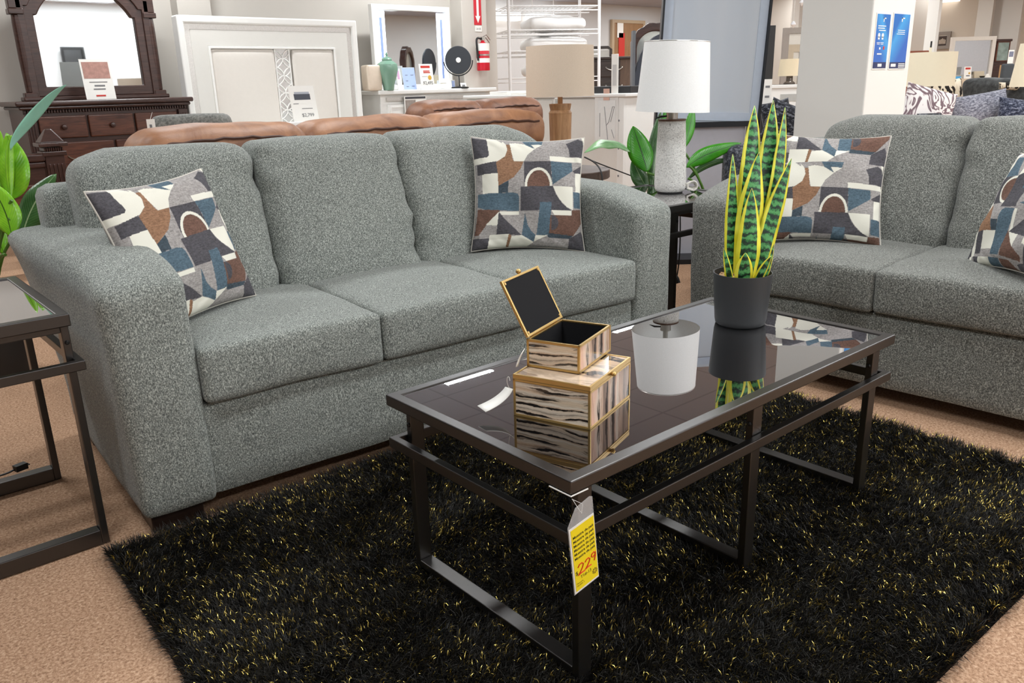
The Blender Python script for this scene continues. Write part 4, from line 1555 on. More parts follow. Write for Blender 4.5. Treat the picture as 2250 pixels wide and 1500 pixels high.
MB().box(sx0, sx1, -0.02, 0.0, 0.22, HB - .25).build('mirror_strip', plain('strip_mirror', (226, 228, 228), 0.08, 0.9), bed)
mb = MB()
pw = (sx1 - sx0)
z = HB - .255
while z > .55:
    zc = z - pw / 2
    for a in range(4):
        # petal arcs of the interlaced circle pattern
        ang = PI / 4 + a * PI / 2
        cxp, czp = (sx0 + sx1) / 2 + pw / 2 * .5 * math.copysign(1, math.cos(ang)), zc + pw / 2 * .5 * math.copysign(1, math.sin(ang))
        d = Vector((math.cos(ang), 0, math.sin(ang)))
        nrm = Vector((-d.z, 0, d.x))
        for sgn in (-1, 1):
            pts = [Vector((cxp, -.024, czp)) + d * (pw * .33 * math.cos(t)) + nrm * (sgn * pw * .13 * math.sin(t)) for t in [PI * q / 8 for q in range(9)]]
            mb.tube(pts, .0055, 5)
    z -= pw
mb.box(sx0, sx0 + .012, -.03, -.015, .5, HB - .25)
mb.box(sx1 - .012, sx1, -.03, -.015, .5, HB - .25)
mb.build('lattice', M_WHITE, bed)
fy = -1.38
fz = at(640, 268, y=YB + fy).z
MB().box(-HWB, HWB, fy - .04, fy + .04, .05, fz).build('footboard', M_WHITE, bed, bevel=.01)
MB().box(-HWB + .02, HWB - .02, fy - .048, fy - .03, fz - .08, fz - .025).build('glitter_trim', M_SILVER, bed)
for s in (-1, 1):
    MB().box(s * (HWB - .06) - .03, s * (HWB - .06) + .03, fy, -.05, .15, .4).build('side_rail', M_WHITE, bed, bevel=.006)
s = softbox(HWB - .2, 0.62, .11, .05, (0, 0, .02), 16, 2, .002)
s.v = [(p[0], p[1] - .7, p[2] + .45) for p in s.v]
s.build('mattress', M_WHITE, bed, True)
Pc = at(676, 268, y=YB + fy + .1)
bc = card('price_card', 'white price card picturing a mattress, propped at the foot of the white bed', 'price card', (Pc.x, Pc.y, fz - .045), .20, .30, -0.05, .22,
     [(plain('dark_mattress_print', (62, 66, 76), .5), -.33, .3, .66, .8), (plain('light_mattress_print', (168, 172, 180), .5), -.3, .28, .79, .85), (M_GREYTXT, -.4, -.2, .56, .575), (M_GREYTXT, -.1, .32, .44, .455)], back=False)
text('price_print', '$2,799', .035, M_GREYTXT, bc,
     Matrix.Rotation(-.22, 4, 'X') @ Matrix.Translation((-.03, -.002, .075)) @ Matrix.Rotation(PI / 2, 4, 'X'))

# ------------------------------------------------------------------ white dresser with lit mirror
YW2 = 6.05
a0, a1 = at(838, 215, y=YW2), at(1082, 210, y=YW2)
wz = at(900, 197, y=YW2).z
wd_ = thing('white_dresser', 'white dresser with ring pulls beneath the lit mirror', 'dresser', ((a0.x + a1.x) / 2, YW2, 0))
hw2 = (a1.x - a0.x) / 2
part('body', M_WHITE, wd_, (-hw2, hw2, 0.02, .35, .05, wz - .04))
MB().box(-hw2 - .04, hw2 + .04, -.03, .37, wz - .04, wz).build('top', M_WHITE, wd_, bevel=.01, seg=3)
part('glitter_strip', M_SILVER, wd_, (-hw2 + .06, hw2 - .06, -.002, .03, wz - .10, wz - .065), .002)
for r in range(3):
    for k in range(3):
        x0 = -hw2 + .07 + (2 * hw2 - .14) / 3 * k
        x1 = x0 + (2 * hw2 - .14) / 3 - .02
        z1 = wz - .13 - .29 * r
        d = MB().box(x0, x1, -.006, .03, z1 - .27, z1).build('drawer', M_WHITE, wd_, bevel=.006)
        MB().frame(x0 + .02, x1 - .02, z1 - .25, z1 - .02, .012, -.012, -.004).build('drawer_bead', M_WHITE, d)
        xc = (x0 + x1) / 2
        MB().tube([(xc + .035 * math.cos(q), -.022, z1 - .14 + .035 * math.sin(q)) for q in np.linspace(0, 2 * PI, 20, endpoint=False)], .004, 6, closed=True).build('ring_pull', plain('pewter', (150, 150, 150), .3, .9), d, True)
# leaflet hung on its front
lf = at(912, 232, y=YW2 - .02)
t = thing('leaflet', 'white leaflet with furniture photos taped to the front of the white dresser', 'leaflet', (lf.x, YW2 - .03, lf.z))
MB().box(-.13, .13, -.002, .002, -.1, .09).build('sheet', M_PAPER, t)
MB().box(-.12, .12, -.0035, -.001, .065, .085).build('heading_bar', plain('charcoal_print', (60, 60, 66), .6), t)
MB().box(-.12, .0, -.0035, -.001, -.09, .055).build('photo', plain('grey_photo_print', (150, 140, 132), .5, vary=.5, scale=30), t)
MB().prism([(-.11, -.06), (-.01, -.08), (-.01, -.01), (-.05, -.04)], -.0045, -.003).build('photo_shape', plain('charcoal_print', (60, 60, 66), .6), t)
MB().prism([(.02, -.03), (.07, -.05), (.11, -.03), (.11, .0), (.06, .015), (.02, .0)], -.0045, -.003).build('photo_shape', plain('grey_print2', (136, 140, 146), .6), t)

YL = 6.36
m0, m1 = at(812, 20, y=YL), at(984, 25, y=YL)
lz = at(808, 8, y=YL).z
lmr = thing('lit_mirror', 'white framed mirror with glowing side strips standing on the white dresser', 'mirror', ((m0.x + m1.x) / 2, YL, wz))
hl2, hz2 = (m1.x - m0.x) / 2, lz - wz
MB().frame(-hl2, hl2, 0, hz2, .05, -.03, .03).build('frame', M_WHITE, lmr, bevel=.006)
MB().box(-hl2 + .045, hl2 - .045, -.005, .0, .045, hz2 - .045).build('mirror_glass', M_MIRROR, lmr)
M_LED = emit('cool_white_led', (226, 236, 255), 2.6)
for s in (-1, 1):
    MB().box(s * (hl2 - .105) - .05, s * (hl2 - .105) + .05, -.012, -.006, .06, hz2 - .06).build('led_strip', M_LED, lmr)
    MB().box(s * (hl2 - .105) - .014, s * (hl2 - .105) + .014, -.0145, -.0125, .1, hz2 - .12).build('frosted_line', plain('frosted_blue_line', (150, 172, 225), .5), lmr)

# things on the white dresser
YS = 6.1
def on_w(u, y=YS):
    return Vector((at(u, 192, y=y).x, y, wz))


p = on_w(818)
sp = softbox(.075, .07, .115, .02, (.0, .006, 0), 10, 4, .003)
sp.v = [(a, b, c + .115) for a, b, c in sp.v]
o = sp.build('ceramic_vase', plain('cream_ceramic', (222, 205, 186), .4), None, True)
o.location = p
tag(o, 'square cream ceramic vase at the left end of the white dresser', 'vase')
p = on_w(854, 6.05)
gj = thing('ginger_jar', 'green ribbed ginger jar before the lit mirror', 'jar', p)
n = NT('celadon_glaze')
n.base((126, 164, 144))
M_CEL = n.set(.12, 0, .6)
mb = MB()
prof = [(0.045, 0), (.05, .01), (.055, .05), (.085, .13), (.098, .19), (.092, .235), (.06, .262), (.04, .27)]
mb.lathe(prof, 48, cap=True)
mb.v = [(x * (1 + .035 * abs(math.cos(4 * math.atan2(y, x)))), y * (1 + .035 * abs(math.cos(4 * math.atan2(y, x)))), z) for x, y, z in mb.v]
mb.build('body', M_CEL, gj, True)
MB().lathe([(.046, .268), (.05, .278), (.038, .295), (.012, .302), (.008, .315), (.012, .322), (.003, .345), (0, .345)], 32, cap=False).build('lid', M_CEL, gj, True)
M_BLUEP = plain('pale_blue_print', (176, 196, 240), .5)
card('price_card', 'folded white card with pink print right beside the green ginger jar', 'price card', on_w(880, 6.12), .09, .2, .5, .1, [(plain('pink_print', (214, 170, 205), .5), -.3, .2, .5, .9)])
t = card('price_card', 'pale blue info card with two columns of small print before the lit mirror', 'price card', on_w(902, 6.14), .155, .21, .05, .12, [(M_BLUEP, -.49, .49, .01, .99), (M_GREYTXT, -.3, -.1, .64, .67), (M_GREYTXT, .12, .36, .64, .67), (M_GREYTXT, -.3, -.1, .38, .41), (M_GREYTXT, -.3, -.1, .12, .15), (M_GREYTXT, .12, .36, .14, .17)])
t = card('price_card', 'white price card with red heading and gold seal before the lit mirror', 'price card', on_w(941, 6.06), .165, .24, .03, .12, [(M_REDTXT, -.38, .3, .84, .93), (M_REDTXT, -.22, .25, .70, .74), (M_REDTXT, -.22, .28, .64, .68), (M_GREYTXT, -.35, .05, .50, .51)])
Mc = Matrix.Rotation(-.12, 4, 'X')
MB().lathe([(0, 0), (.022, 0), (.022, .0015), (0, .0015)], 24, Mc @ T(.035, 0, .11) @ Matrix.Rotation(PI / 2, 4, 'X'), cap=False).build('gold_seal', plain('gold_print', (206, 160, 50), .5), t)
text('price_print', '$2,495', .045, M_GREYTXT, t, Mc @ Matrix.Translation((-.055, -.0015, .045)) @ Matrix.Rotation(PI / 2, 4, 'X'), bold=.0005)
p = on_w(1011, 6.1)
vm = thing('vanity_mirror', 'round black vanity mirror on a thin stand at the right end of the white dresser', 'mirror', p)
vr = 29 / FPX * (p - CAM).dot(_fw)
vz_ = at(1009, 132, y=6.1).z - wz
R0 = Matrix.Translation((-.01, 0, vz_)) @ Matrix.Rotation(-.45, 4, 'Z') @ Matrix.Rotation(PI / 2, 4, 'X')
MB().lathe([(0, -.01), (vr * .97, -.01), (vr, -.004), (vr, .006), (vr * .97, .01), (0, .01)], 48, R0, cap=False).build('disc', plain('slate_black', (44, 48, 54), .5), vm, True)
MB().lathe([(0, .01), (.026, .01), (.024, .014), (0, .016)], 24, R0, cap=False).build('centre_button', M_PAPER, vm, True)
MB().tube([R0 @ Vector(((vr + .014) * math.cos(a), (vr + .014) * math.sin(a), 0)) for a in np.linspace(-PI * .97, -.02, 28)], .006, 6).build('yoke', M_BLACKP, vm, True)
MB().tube([(-.01, 0, vz_ - vr - .014), (-.005, 0, .02)], .006, 8).build('stem', M_BLACKP, vm, True)
MB().lathe([(0, 0), (.09, 0), (.09, .012), (.02, .022), (0, .022)], 32, cap=False).build('foot', M_BLACKP, vm, True)
card('price_card', 'small white sign at the foot of the round vanity mirror', 'sign', on_w(1020, 6.04), .075, .055, .05, .3, [(M_GREYTXT, -.25, .25, .35, .65)])
card('price_card', 'tiny pale card between lit mirror and vanity mirror', 'price card', on_w(997, 6.22), .045, .085, .0, .1, [(M_BLUEP, -.4, .4, .1, .9)])

# ------------------------------------------------------------------ fire extinguisher on the column
ex = at(1062, 120, y=COLY - .09)
M_RED = plain('extinguisher_red', (200, 26, 44), .3)
fe = thing('fire_extinguisher', 'red fire extinguisher hung on the grey column', 'fire extinguisher', (ex.x, COLY - .085, at(1062, 155, y=COLY - .09).z))
fh = at(1062, 92, y=COLY - .09).z - at(1062, 155, y=COLY - .09).z
MB().lathe([(0, 0), (.066, 0), (.07, .01), (.07, fh * .82), (.055, fh * .92), (.02, fh), (.02, fh + .02), (0, fh + .02)], 32, cap=False).build('cylinder', M_RED, fe, True)
for z0, z1, m_ in ((.08, .125, M_PAPER), (.20, .275, M_PAPER)):
    MB().lathe([(.0708, z0), (.0712, z0), (.0712, z1), (.0708, z1)], 40, cap=False).build('label_band', m_, fe, True)
MB().lathe([(.0716, .15), (.0718, .15), (.0718, .165), (.0716, .165)], 40, cap=False).build('strap', M_STEEL, fe, True)
MB().box(-.02, .02, -.02, .02, fh + .015, fh + .05).tube([(.0, 0, fh + .05), (.04, -.02, fh + .07), (.09, -.02, fh + .02)], .006, 6).tube([(0, 0, fh + .04), (.03, -.02, fh + .04), (.08, -.02, fh - .01)], .006, 6).build('valve_handle', M_STEEL, fe)
MB().tube(bez([(-.02, 0, fh + .03), (-.12, -.01, fh + .06), (-.095, -.02, .3), (-.085, -.02, .1)], 14), .011, 8).build('hose', M_BLACKP, fe, True)
MB().box(-.03, .03, .06, .085, fh * .5, fh * .8).build('wall_bracket', M_STEEL, fe)
s0, s1 = at(1048, 0, y=COLY), at(1048, 55, y=COLY)
sg = thing('extinguisher_sign', 'red fire extinguisher sign with white down arrow on the grey column', 'sign', (at(1049, 30, y=COLY).x, COLY - .003, 0))
MB().box(-.05, .05, -.002, .002, s1.z, s1.z + .42).build('plate', M_RED, sg)
MB().box(-.014, .014, -.004, -.001, s1.z + .09, s1.z + .26).prism([(-.034, s1.z + .09), (0, s1.z + .02), (.034, s1.z + .09)], -.004, -.001).build('arrow', M_PAPER, sg)
text('lettering', 'FIRE', .042, M_PAPER, sg, Matrix.Translation((0, -.003, s1.z + .30)) @ Matrix.Rotation(PI / 2, 4, 'X'), align='CENTER')
p = at(1051, 63, y=COLY)
t = thing('info_plate', 'small white plate below the red extinguisher sign', 'sign', (p.x, COLY - .003, p.z))
MB().box(-.045, .045, -.002, .002, -.03, .03).build('plate', M_PAPER, t)
text('lettering', '24 IR', .03, M_GREYTXT, t, Matrix.Translation((0, -.003, -.012)) @ Matrix.Rotation(PI / 2, 4, 'X'), align='CENTER')

# ------------------------------------------------------------------ cognac leather sofa, its back to the grey sofa
def leather_sofa(name, label, m, loc, rz, w, secs, ztop, hbase=0.0, depth=.95, arm=.22, cat='sofa'):
    """back toward local -y, seat toward +y"""
    t = thing(name, label, cat, loc, rz)
    b = softbox(w / 2, depth / 2, .2, .06, (0, .01, 0), 18, 2, .004)
    b.v = [(x, y + depth / 2, z + .25) for x, y, z in b.v]
    b.build('base', m, t, True)
    bk = softbox(w / 2, .1, (ztop - .12) / 2 - .02, .07, (0, .012, .01), 22, 3, .006)
    bk.v = [(x, y + .1, z + (ztop - .12) / 2 + .03) for x, y, z in bk.v]
    bk.build('back_frame', m, t, True)
    for s in (-1, 1):
        a = softbox(arm / 2, depth / 2 - .02, .27, .09, (.01, 0, .02), 16, 5, .005)
        a.v = [(x + s * (w / 2 - arm / 2), y + depth / 2 + .02, z + .35) for x, y, z in a.v]
        a.build('armrest', m, t, True)
    for k in range(len(secs) - 1):
        e0, e1 = secs[k], secs[k + 1]
        c = softbox((e1 - e0) / 2 + .004, .15, .10, .085, (0, .015, .022), 20, 30 + k, .010, None, None, 7)
        c.v = [(x + (e0 + e1) / 2, y + .14, z + ztop - .10) for x, y, z in c.v]
        co = c.build('back_cushion', m, t, True)
        pts = []
        for q in range(15):
            x = e0 + .075 + (e1 - e0 - .15) * q / 14
            pts.append((x, -.003 - .012 * math.sin(PI * q / 14), ztop - .05 + .012 * math.sin(PI * q / 14) + .003 * math.sin(q * 2.3)))
        MB().tube(pts, .006, 6).build('piping_seam', plain('dark_leather_seam', (70, 40, 26), .6), co, True)
        sc = softbox((e1 - e0) / 2 - .004, .33, .09, .05, (0, 0, .02), 12, 50 + k, .004)
        sc.v = [(x + (e0 + e1) / 2, y + .58, z + .42) for x, y, z in sc.v]
        sc.build('seat_cushion', m, t, True)
    for s in (-1, 1):
        for yy in (.08, depth - .08):
            MB().lathe([(.02, 0), (.028, .08)], 12, T(s * (w / 2 - .1), yy, 0)).build('foot', M_FOOT, t, True)
    return t


yb = 2.46
b0, b1 = at(308, 300, y=yb), at(1206, 275, y=yb)
wls = b1.x - b0.x
ztl = at(680, 268, y=yb + .1).z - 0.005
leather_sofa('leather_sofa', 'cognac leather sofa whose back shows just above the grey sofa', M_LEATHER, ((b0.x + b1.x) / 2, yb, 0), 0, wls, [-wls / 2 + .0, -wls / 2 + wls * .335, -wls / 2 + wls * .665, wls / 2], ztl)
yb2 = 3.75
c0, c1 = at(932, 240, y=yb2), at(1200, 240, y=yb2)
wl2 = c1.x - c0.x
zt2 = at(1060, 222, y=yb2 + .1).z
leather_sofa('leather_loveseat', 'brown leather loveseat beyond the cognac sofa, left of the beige drum lamp', M_LEATHER2, ((c0.x + c1.x) / 2, yb2, 0), 0, wl2, [-wl2 / 2, -.02, wl2 / 2], zt2, depth=.82, cat='loveseat')

# round dark side table with the beige drum lamp
DT = 4.75
tc = at(1232, 372, D=DT)
tt = thing('round_side_table', 'round dark brown side table at the end of the cognac sofa', 'side table', (tc.x, tc.y, 0))
M_UMBER = wood('umber_table_wood', (66, 52, 45), (92, 74, 64), 5, (8, 1, 8), .45)
MB().lathe([(0, tc.z - .05), (.28, tc.z - .05), (.285, tc.z - .045), (.285, tc.z - .004), (.281, tc.z), (0, tc.z)], 64, cap=False).build('table_top', M_UMBER, tt, True)
for k in range(4):
    a = PI / 4 + k * PI / 2 + .3
    MB().box(-.03, .03, -.03, .03, 0, tc.z - .05, T(.17 * math.cos(a), .17 * math.sin(a), 0, a)).build('leg', plain('black_table_leg', (34, 31, 30), .5), tt, bevel=.003)
bl = thing('drum_lamp', 'turned oak table lamp with wide beige drum shade on the round side table', 'lamp', (tc.x, tc.y, tc.z))
Dl = (Vector((tc.x, tc.y, 1)) - CAM).dot(_fw)
k_ = Dl / FPX
zb0, zb1, zn = at(1224, 228, D=Dl).z - tc.z, at(1224, 212, D=Dl).z - tc.z, at(1224, 103, D=Dl).z - tc.z
M_OAK = wood('turned_oak', (150, 108, 74), (196, 154, 112), 4, (9, 9, 1), .5)
MB().lathe([(0, 0), (.085, 0), (.085, .012), (.058, .02), (.058, .05), (25 * k_, zb0 - .055), (25.5 * k_, zb0 - .05), (22 * k_, zb0 - .035), (24.5 * k_, zb0 - .004), (24 * k_, zb0), (0, zb0)], 40, cap=False).build('base', M_OAK, bl, True)
MB().lathe([(0, zb0), (5.5 * k_, zb0), (5.5 * k_, zb1 + .03), (0, zb1 + .03)], 20, cap=False).build('neck', M_OAK, bl, True)
mb = MB()
lampshade(mb, 74.5 * k_, 73 * k_, zb1, zn)
n = NT('beige_linen_shade')
v = n.coord('Object', (260, 260, 900))
f = n.noise(v, 1.0, 2)
n.base(n.ramp(f, [(0.3, (205, 188, 168)), (0.7, (220, 204, 186))]))
M_BSH = n.set(.9, 0, .15)
mb.build('lamp_shade', M_BSH, bl, True)
MB().lathe([(0, zb1 + .03), (.02, zb1 + .03), (.02, zb1 + .1), (0, zb1 + .1)], 16, cap=False).build('socket', M_STEEL, bl, True)
mb = MB()
mb.tube(bez([at(1284, 345, D=DT - .1), at(1300, 352, D=DT - .12), at(1322, 362, D=DT - .2), at(1325, 378, D=DT - .22), at(1324, 420, D=DT - .2)], 22), .0045, 6)
tag(mb.build('lamp_cord', M_CORD, smooth=True), 'black cord hanging over the edge of the round side table', 'cord')
mb = MB()
mb.tube(bez([at(1284, 345, D=DT), at(1310, 358, D=DT + .02), at(1335, 366, D=DT + .05), at(1365, 378, D=DT + .1), at(1392, 388, D=DT + .12)], 22), .0035, 6)
tag(mb.build('lamp_cord', M_CORD, smooth=True), 'thin black cord strung from the round side table towards the white chest', 'cord')

# ------------------------------------------------------------------ white chests seen from behind
XC = 4.25
q0, q1, q2 = at(1058, 206, x=XC), at(1366, 209, x=XC), at(1392, 212, x=XC)
zc_ = (q0.z + q1.z) / 2
ych0, ych1 = q1.y - .03, at(1222, 206, x=XC).y
wc = thing('white_chest', 'white chest seen from behind with an instruction pouch taped to it', 'chest', (XC, (ych0 + ych1) / 2, 0))
hy = (ych1 - ych0) / 2
part('body', M_WHITE, wc, (.015, .5, -hy, hy, .03, zc_ - .03), .006)
MB().box(-.02, .53, -hy - .03, hy + .005, zc_ - .03, zc_).build('top', M_WHITE, wc, bevel=.008)
part('back_panel', M_WHITEB, wc, (0, .014, -hy + .07, hy - .02, .06, zc_ - .045), .002)
part('back_post', M_WHITE, wc, (-.006, .02, -hy, -hy + .07, .0, zc_ - .03), .003)
for q in range(4):
    MB().lathe([(0, 0), (.008, 0), (.008, .003), (0, .003)], 10, T(-.0065, -hy + .05, .15 + q * .22) @ Matrix.Rotation(-PI / 2, 4, 'Y'), cap=False).build('screw', M_GREYTXT, wc)
pz = at(1334, 262, x=XC)
po = thing('instruction_pouch', 'clear pouch of assembly instructions taped to the back of the white chest', 'pouch', (XC - .008, pz.y, pz.z))
MB().box(-.002, .0, -.13, .13, -.20, .19).build('plastic_pouch', plain('clear_pouch_plastic', (226, 224, 220), .12, spec=.8), po)
MB().box(-.004, -.0025, -.10, .09, -.19, .15).build('sheet', plain('instruction_sheet', (228, 227, 224), .4), po)
mb = MB()
for (y0, z0, y1, z1) in ((-.07, .10, -.03, -.02), (-.03, -.02, .0, -.05), (-.09, .1, -.05, -.02), (.02, .1, -.02, -.16), (.07, .05, .07, -.14), (-.06, -.08, -.09, -.15), (-.07, .10, -.09, .1)):
    mb.tube([(-.0045, y0, z0), (-.0045, y1, z1)], .0022, 4)
mb.build('line_drawing', M_GREYTXT, po)
MB().box(-.006, -.004, -.035, .03, .15, .24).build('pink_tape', plain('pink_tape', (220, 178, 160), .5), po)
yy0, yy1 = ych1 + .03, q0.y + .25
wc2 = thing('white_chest', 'second white chest, end to end with the first, behind the beige drum lamp', 'chest', (XC + .0, (yy0 + yy1) / 2, 0))
hy2 = (yy1 - yy0) / 2
part('body', M_WHITE, wc2, (.015, .5, -hy2, hy2, .03, zc_ - .03), .006)
MB().box(-.02, .53, -hy2, hy2 + .02, zc_ - .03, zc_).build('top', M_WHITE, wc2, bevel=.008)
part('back_panel', M_WHITEB, wc2, (0, .014, -hy2 + .03, hy2 - .03, .06, zc_ - .05), .002)
for k in range(3):
    MB().box(.02, .48, -hy2 + .05 + .3 * k, -hy2 + .3 + .3 * k, zc_, zc_ + .02 + .012 * (k == 2)).build('polystyrene_sheet', M_PAPER, wc2, bevel=.004)
bz = at(1350, 200, x=XC + .2)
tr = MB().box(-.16, .16, -.30, .28, 0, .055).build('black_box', plain('black_carton', (44, 44, 46), .35), None, bevel=.006)
tr.location = (XC + .22, bz.y, zc_)
tag(tr, 'flat black carton lying on the white chest', 'box')
wt = at(1356, 172, x=XC + .05)
t = thing('standing_tag', 'tall slim white tag standing on the white chest', 'tag', (XC + .02, wt.y, zc_), 0)
MB().box(0, .006, -.036, .036, 0, .30).build('tag_card', M_PAPER, t, bevel=.002)
MB().box(-.0015, .001, -.02, .022, .06, .22).build('print_block', plain('pale_grey_print', (200, 198, 195), .6), t)
# white carton between the chests and the partition
# ------------------------------------------------------------------ wire rack with folded bedding, behind the column
DRk = 9.8
ra, rb, rc = at(1088, 60, D=DRk + .6), at(1118, 60, D=DRk), at(1300, 60, D=DRk + .3)
rk = thing('wire_rack', 'white wire shelving rack with bedding behind the grey column', 'rack', (rb.x, rb.y, 0))
M_WIRE = plain('white_wire', (232, 232, 232), .35)
dx = Vector((.83, -.42, 0)).normalized()
dy = Vector((.42, .83, 0)).normalized()
for ax, ay in ((0, 0), (0, .75), (1.15, 0), (1.15, .75)):
    b = dx * ax + dy * ay
    MB().tube([b, b + Vector((0, 0, 2.35))], .02, 10).build('post', M_WIRE, rk, True)
zsh = [at(1118, v, D=DRk).z for v in (172, 112, 66, 14)]
for z in zsh + [.3]:
    mb = MB()
    for k in range(22):
        b = dx * (1.15 * k / 21)
        mb.tube([b + Vector((0, 0, z)), b + dy * .75 + Vector((0, 0, z))], .006, 4)
    for k in (0, .375, .75):
        for dz in (0, -.05):
            mb.tube([dy * k + Vector((0, 0, z + dz)), dy * k + dx * 1.15 + Vector((0, 0, z + dz))], .008, 4)
    mb.build('wire_shelf', M_WIRE, rk)
M_BEDD = plain('white_bedding', (235, 234, 232), .85, vary=.03)
for k, z in enumerate(zsh[:3]):
    lab = ['folded white duvet on the lowest visible shelf of the wire rack', 'folded white duvet on the middle shelf of the wire rack', 'folded white duvet on the top shelf of the wire rack'][k]
    s = softbox(.36, .3, .065, .06, (0, 0, .03), 16, k, .02, None, None, 5)
    rot = Matrix.Rotation(math.atan2(dx.y, dx.x), 4, 'Z')
    o = s.build('folded_duvet', M_BEDD, None, True)
    c = Vector((rb.x, rb.y, 0)) + dx * .66 + dy * .36
    o.matrix_world = Matrix.Translation((c.x, c.y, z + .085)) @ rot
    tag(o, lab, 'duvet', 'folded duvets on the wire rack')

# strip lights on the far wall
for (u0, u1, v, lab) in ((1160, 1226, 42, 'bright strip light by the far wall, right of the wire rack'), (1062, 1138, 31, 'bright strip light by the far wall, seen through the wire rack')):
    a, b = at(u0, v, y=12.3), at(u1, v, y=12.3)
    t = thing('strip_light', lab, 'ceiling light', ((a.x + b.x) / 2, 12.3, CEIL - .001))
    L = (b.x - a.x) / 2
    MB().box(-L, L, -.1, .1, a.z - .1 - CEIL, a.z + .1 - CEIL).build('diffuser', emit('fluorescent_diffuser', (255, 253, 248), 1.8), t, bevel=.02)
    for s in (-1, 1):
        MB().tube([(s * L * .7, 0, 0), (s * L * .7, 0, a.z + .1 - CEIL)], .012, 6).build('hanger', M_WIRE, t)
# framed pictures on the far wall
M_DKFR = plain('black_picture_frame', (34, 32, 32), .4)
for (u0, u1, v0, v1, lab, col) in ((1199, 1226, 89, 112, 'small framed landscape on the far wall, the left one of two', (150, 150, 120)), (1237, 1263, 90, 112, 'small framed grey print on the far wall, right beside the framed landscape', (170, 170, 176))):
    a, b = at(u0, v0, y=12.46), at(u1, v1, y=12.46)
    t = thing('framed_picture', lab, 'picture', ((a.x + b.x) / 2, 12.46, b.z))
    w, h = (b.x - a.x) / 2, a.z - b.z
    MB().frame(-w, w, 0, h, .03, -.02, .02).build('frame', M_DKFR, t)
    MB().box(-w + .03, w - .03, 0, .01, .03, h - .03).build('mat_board', M_PAPER, t)
    MB().box(-w * .55, w * .55, -.004, 0, h * .2, h * .75).build('print', plain('picture_print_%d' % u0, col, .6, vary=.4, scale=12), t)
# brown door on the far wall with notices
a, b = at(1349, 50, y=12.44), at(1412, 60, y=12.44)
d = thing('door_1', 'light brown wooden door in the far wall', 'door', ((a.x + b.x) / 2, 12.44, 0))
d['kind'] = 'structure'
hwd = (b.x - a.x) / 2
MB().box(-hwd, hwd, 0, .04, 0, a.z).build('leaf', wood('door_veneer', (132, 98, 66), (160, 122, 86), 3, (8, 8, 1), .5), d)
MB().ringprism([(-hwd - .07, 0), (hwd + .07, 0), (hwd + .07, a.z + .07), (-hwd - .07, a.z + .07)], [(-hwd, 0.001), (hwd, .001), (hwd, a.z), (-hwd, a.z)], -.02, .05).build('frame', plain('tan_door_frame', (182, 160, 132), .5), d)
p = at(1368, 98, y=12.4)
tag(MB().box(p.x - .1, p.x + .1, 12.425, 12.435, p.z - .25, p.z + .25).build('red_notice', M_REDTXT), 'red upright notice on the brown door', 'sign')
p = at(1365, 66, y=12.4)
tag(MB().box(p.x - .1, p.x + .1, 12.425, 12.435, p.z - .16, p.z + .16).build('paper_notice', M_PAPER), 'white paper notice near the top of the brown door', 'sign')

# dark dresser and mirrors beyond the white chest
M_ESP = wood('espresso_wood', (40, 32, 29), (66, 54, 48), 4, (1, 8, 8), .35)
De = 11.8
a, b = at(1297, 126, D=De), at(1363, 126, D=De)
ed = thing('espresso_dresser', 'dark espresso dresser with bail handles beyond the white chest', 'dresser', ((a.x + b.x) / 2, (a.y + b.y) / 2, 0), math.atan2(b.y - a.y, b.x - a.x))
W_ = (b - a).length / 2
H_ = a.z
part('body', M_ESP, ed, (-W_, W_, 0, .45, 0, H_ - .03))
part('top', M_ESP, ed, (-W_ - .03, W_ + .5, -.03, .48, H_ - .03, H_))
part('side_unit', wood('umber_side', (84, 66, 54), (108, 86, 70), 4, (8, 8, 1), .5), ed, (W_, W_ + .48, .02, .45, 0, H_ - .03))
for r in range(4):
    for k in range(2):
        x0 = -W_ + .02 + (W_ - .02) * k
        x1 = x0 + W_ - .04
        if k == 0:
            x1 = x0 + .28 * W_
        else:
            x0 = -W_ + .34 * W_
            x1 = W_ - .02
        z1 = H_ - .06 - r * .25
        dd = MB().box(x0, x1, -.012, .02, z1 - .22, z1).build('drawer', M_ESP, ed, bevel=.01)
        if k:
            xc = (x0 + x1) / 2 + .1
            MB().tube(bez([(xc - .12, -.015, z1 - .08), (xc - .1, -.05, z1 - .14), (xc + .1, -.05, z1 - .14), (xc + .12, -.015, z1 - .08)], 12), .011, 6).build('handle', M_STEEL, dd, True)
# mirror lying framed behind it
Dm = 12.2
a, b = at(1298, 102, D=Dm), at(1345, 102, D=Dm)
t = thing('framed_mirror', 'low dark framed mirror on the espresso dresser', 'mirror', ((a.x + b.x) / 2, (a.y + b.y) / 2, H_ - .02), math.atan2(b.y - a.y, b.x - a.x))
w, h = (b - a).length / 2, a.z - H_ + .02
MB().ringprism([(-w, 0), (w, 0), (w, h * .75), (w - .06, h), (-w, h)], [(-w + .04, .03), (w - .04, .03), (w - .04, h * .73), (w - .07, h - .04), (-w + .04, h - .04)], -.03, .03).build('frame', M_ESP, t)
MB().box(-w + .03, w - .05, 0, .01, .02, h - .06).build('mirror_glass', plain('dull_mirror', (190, 186, 178), .3, .6), t)
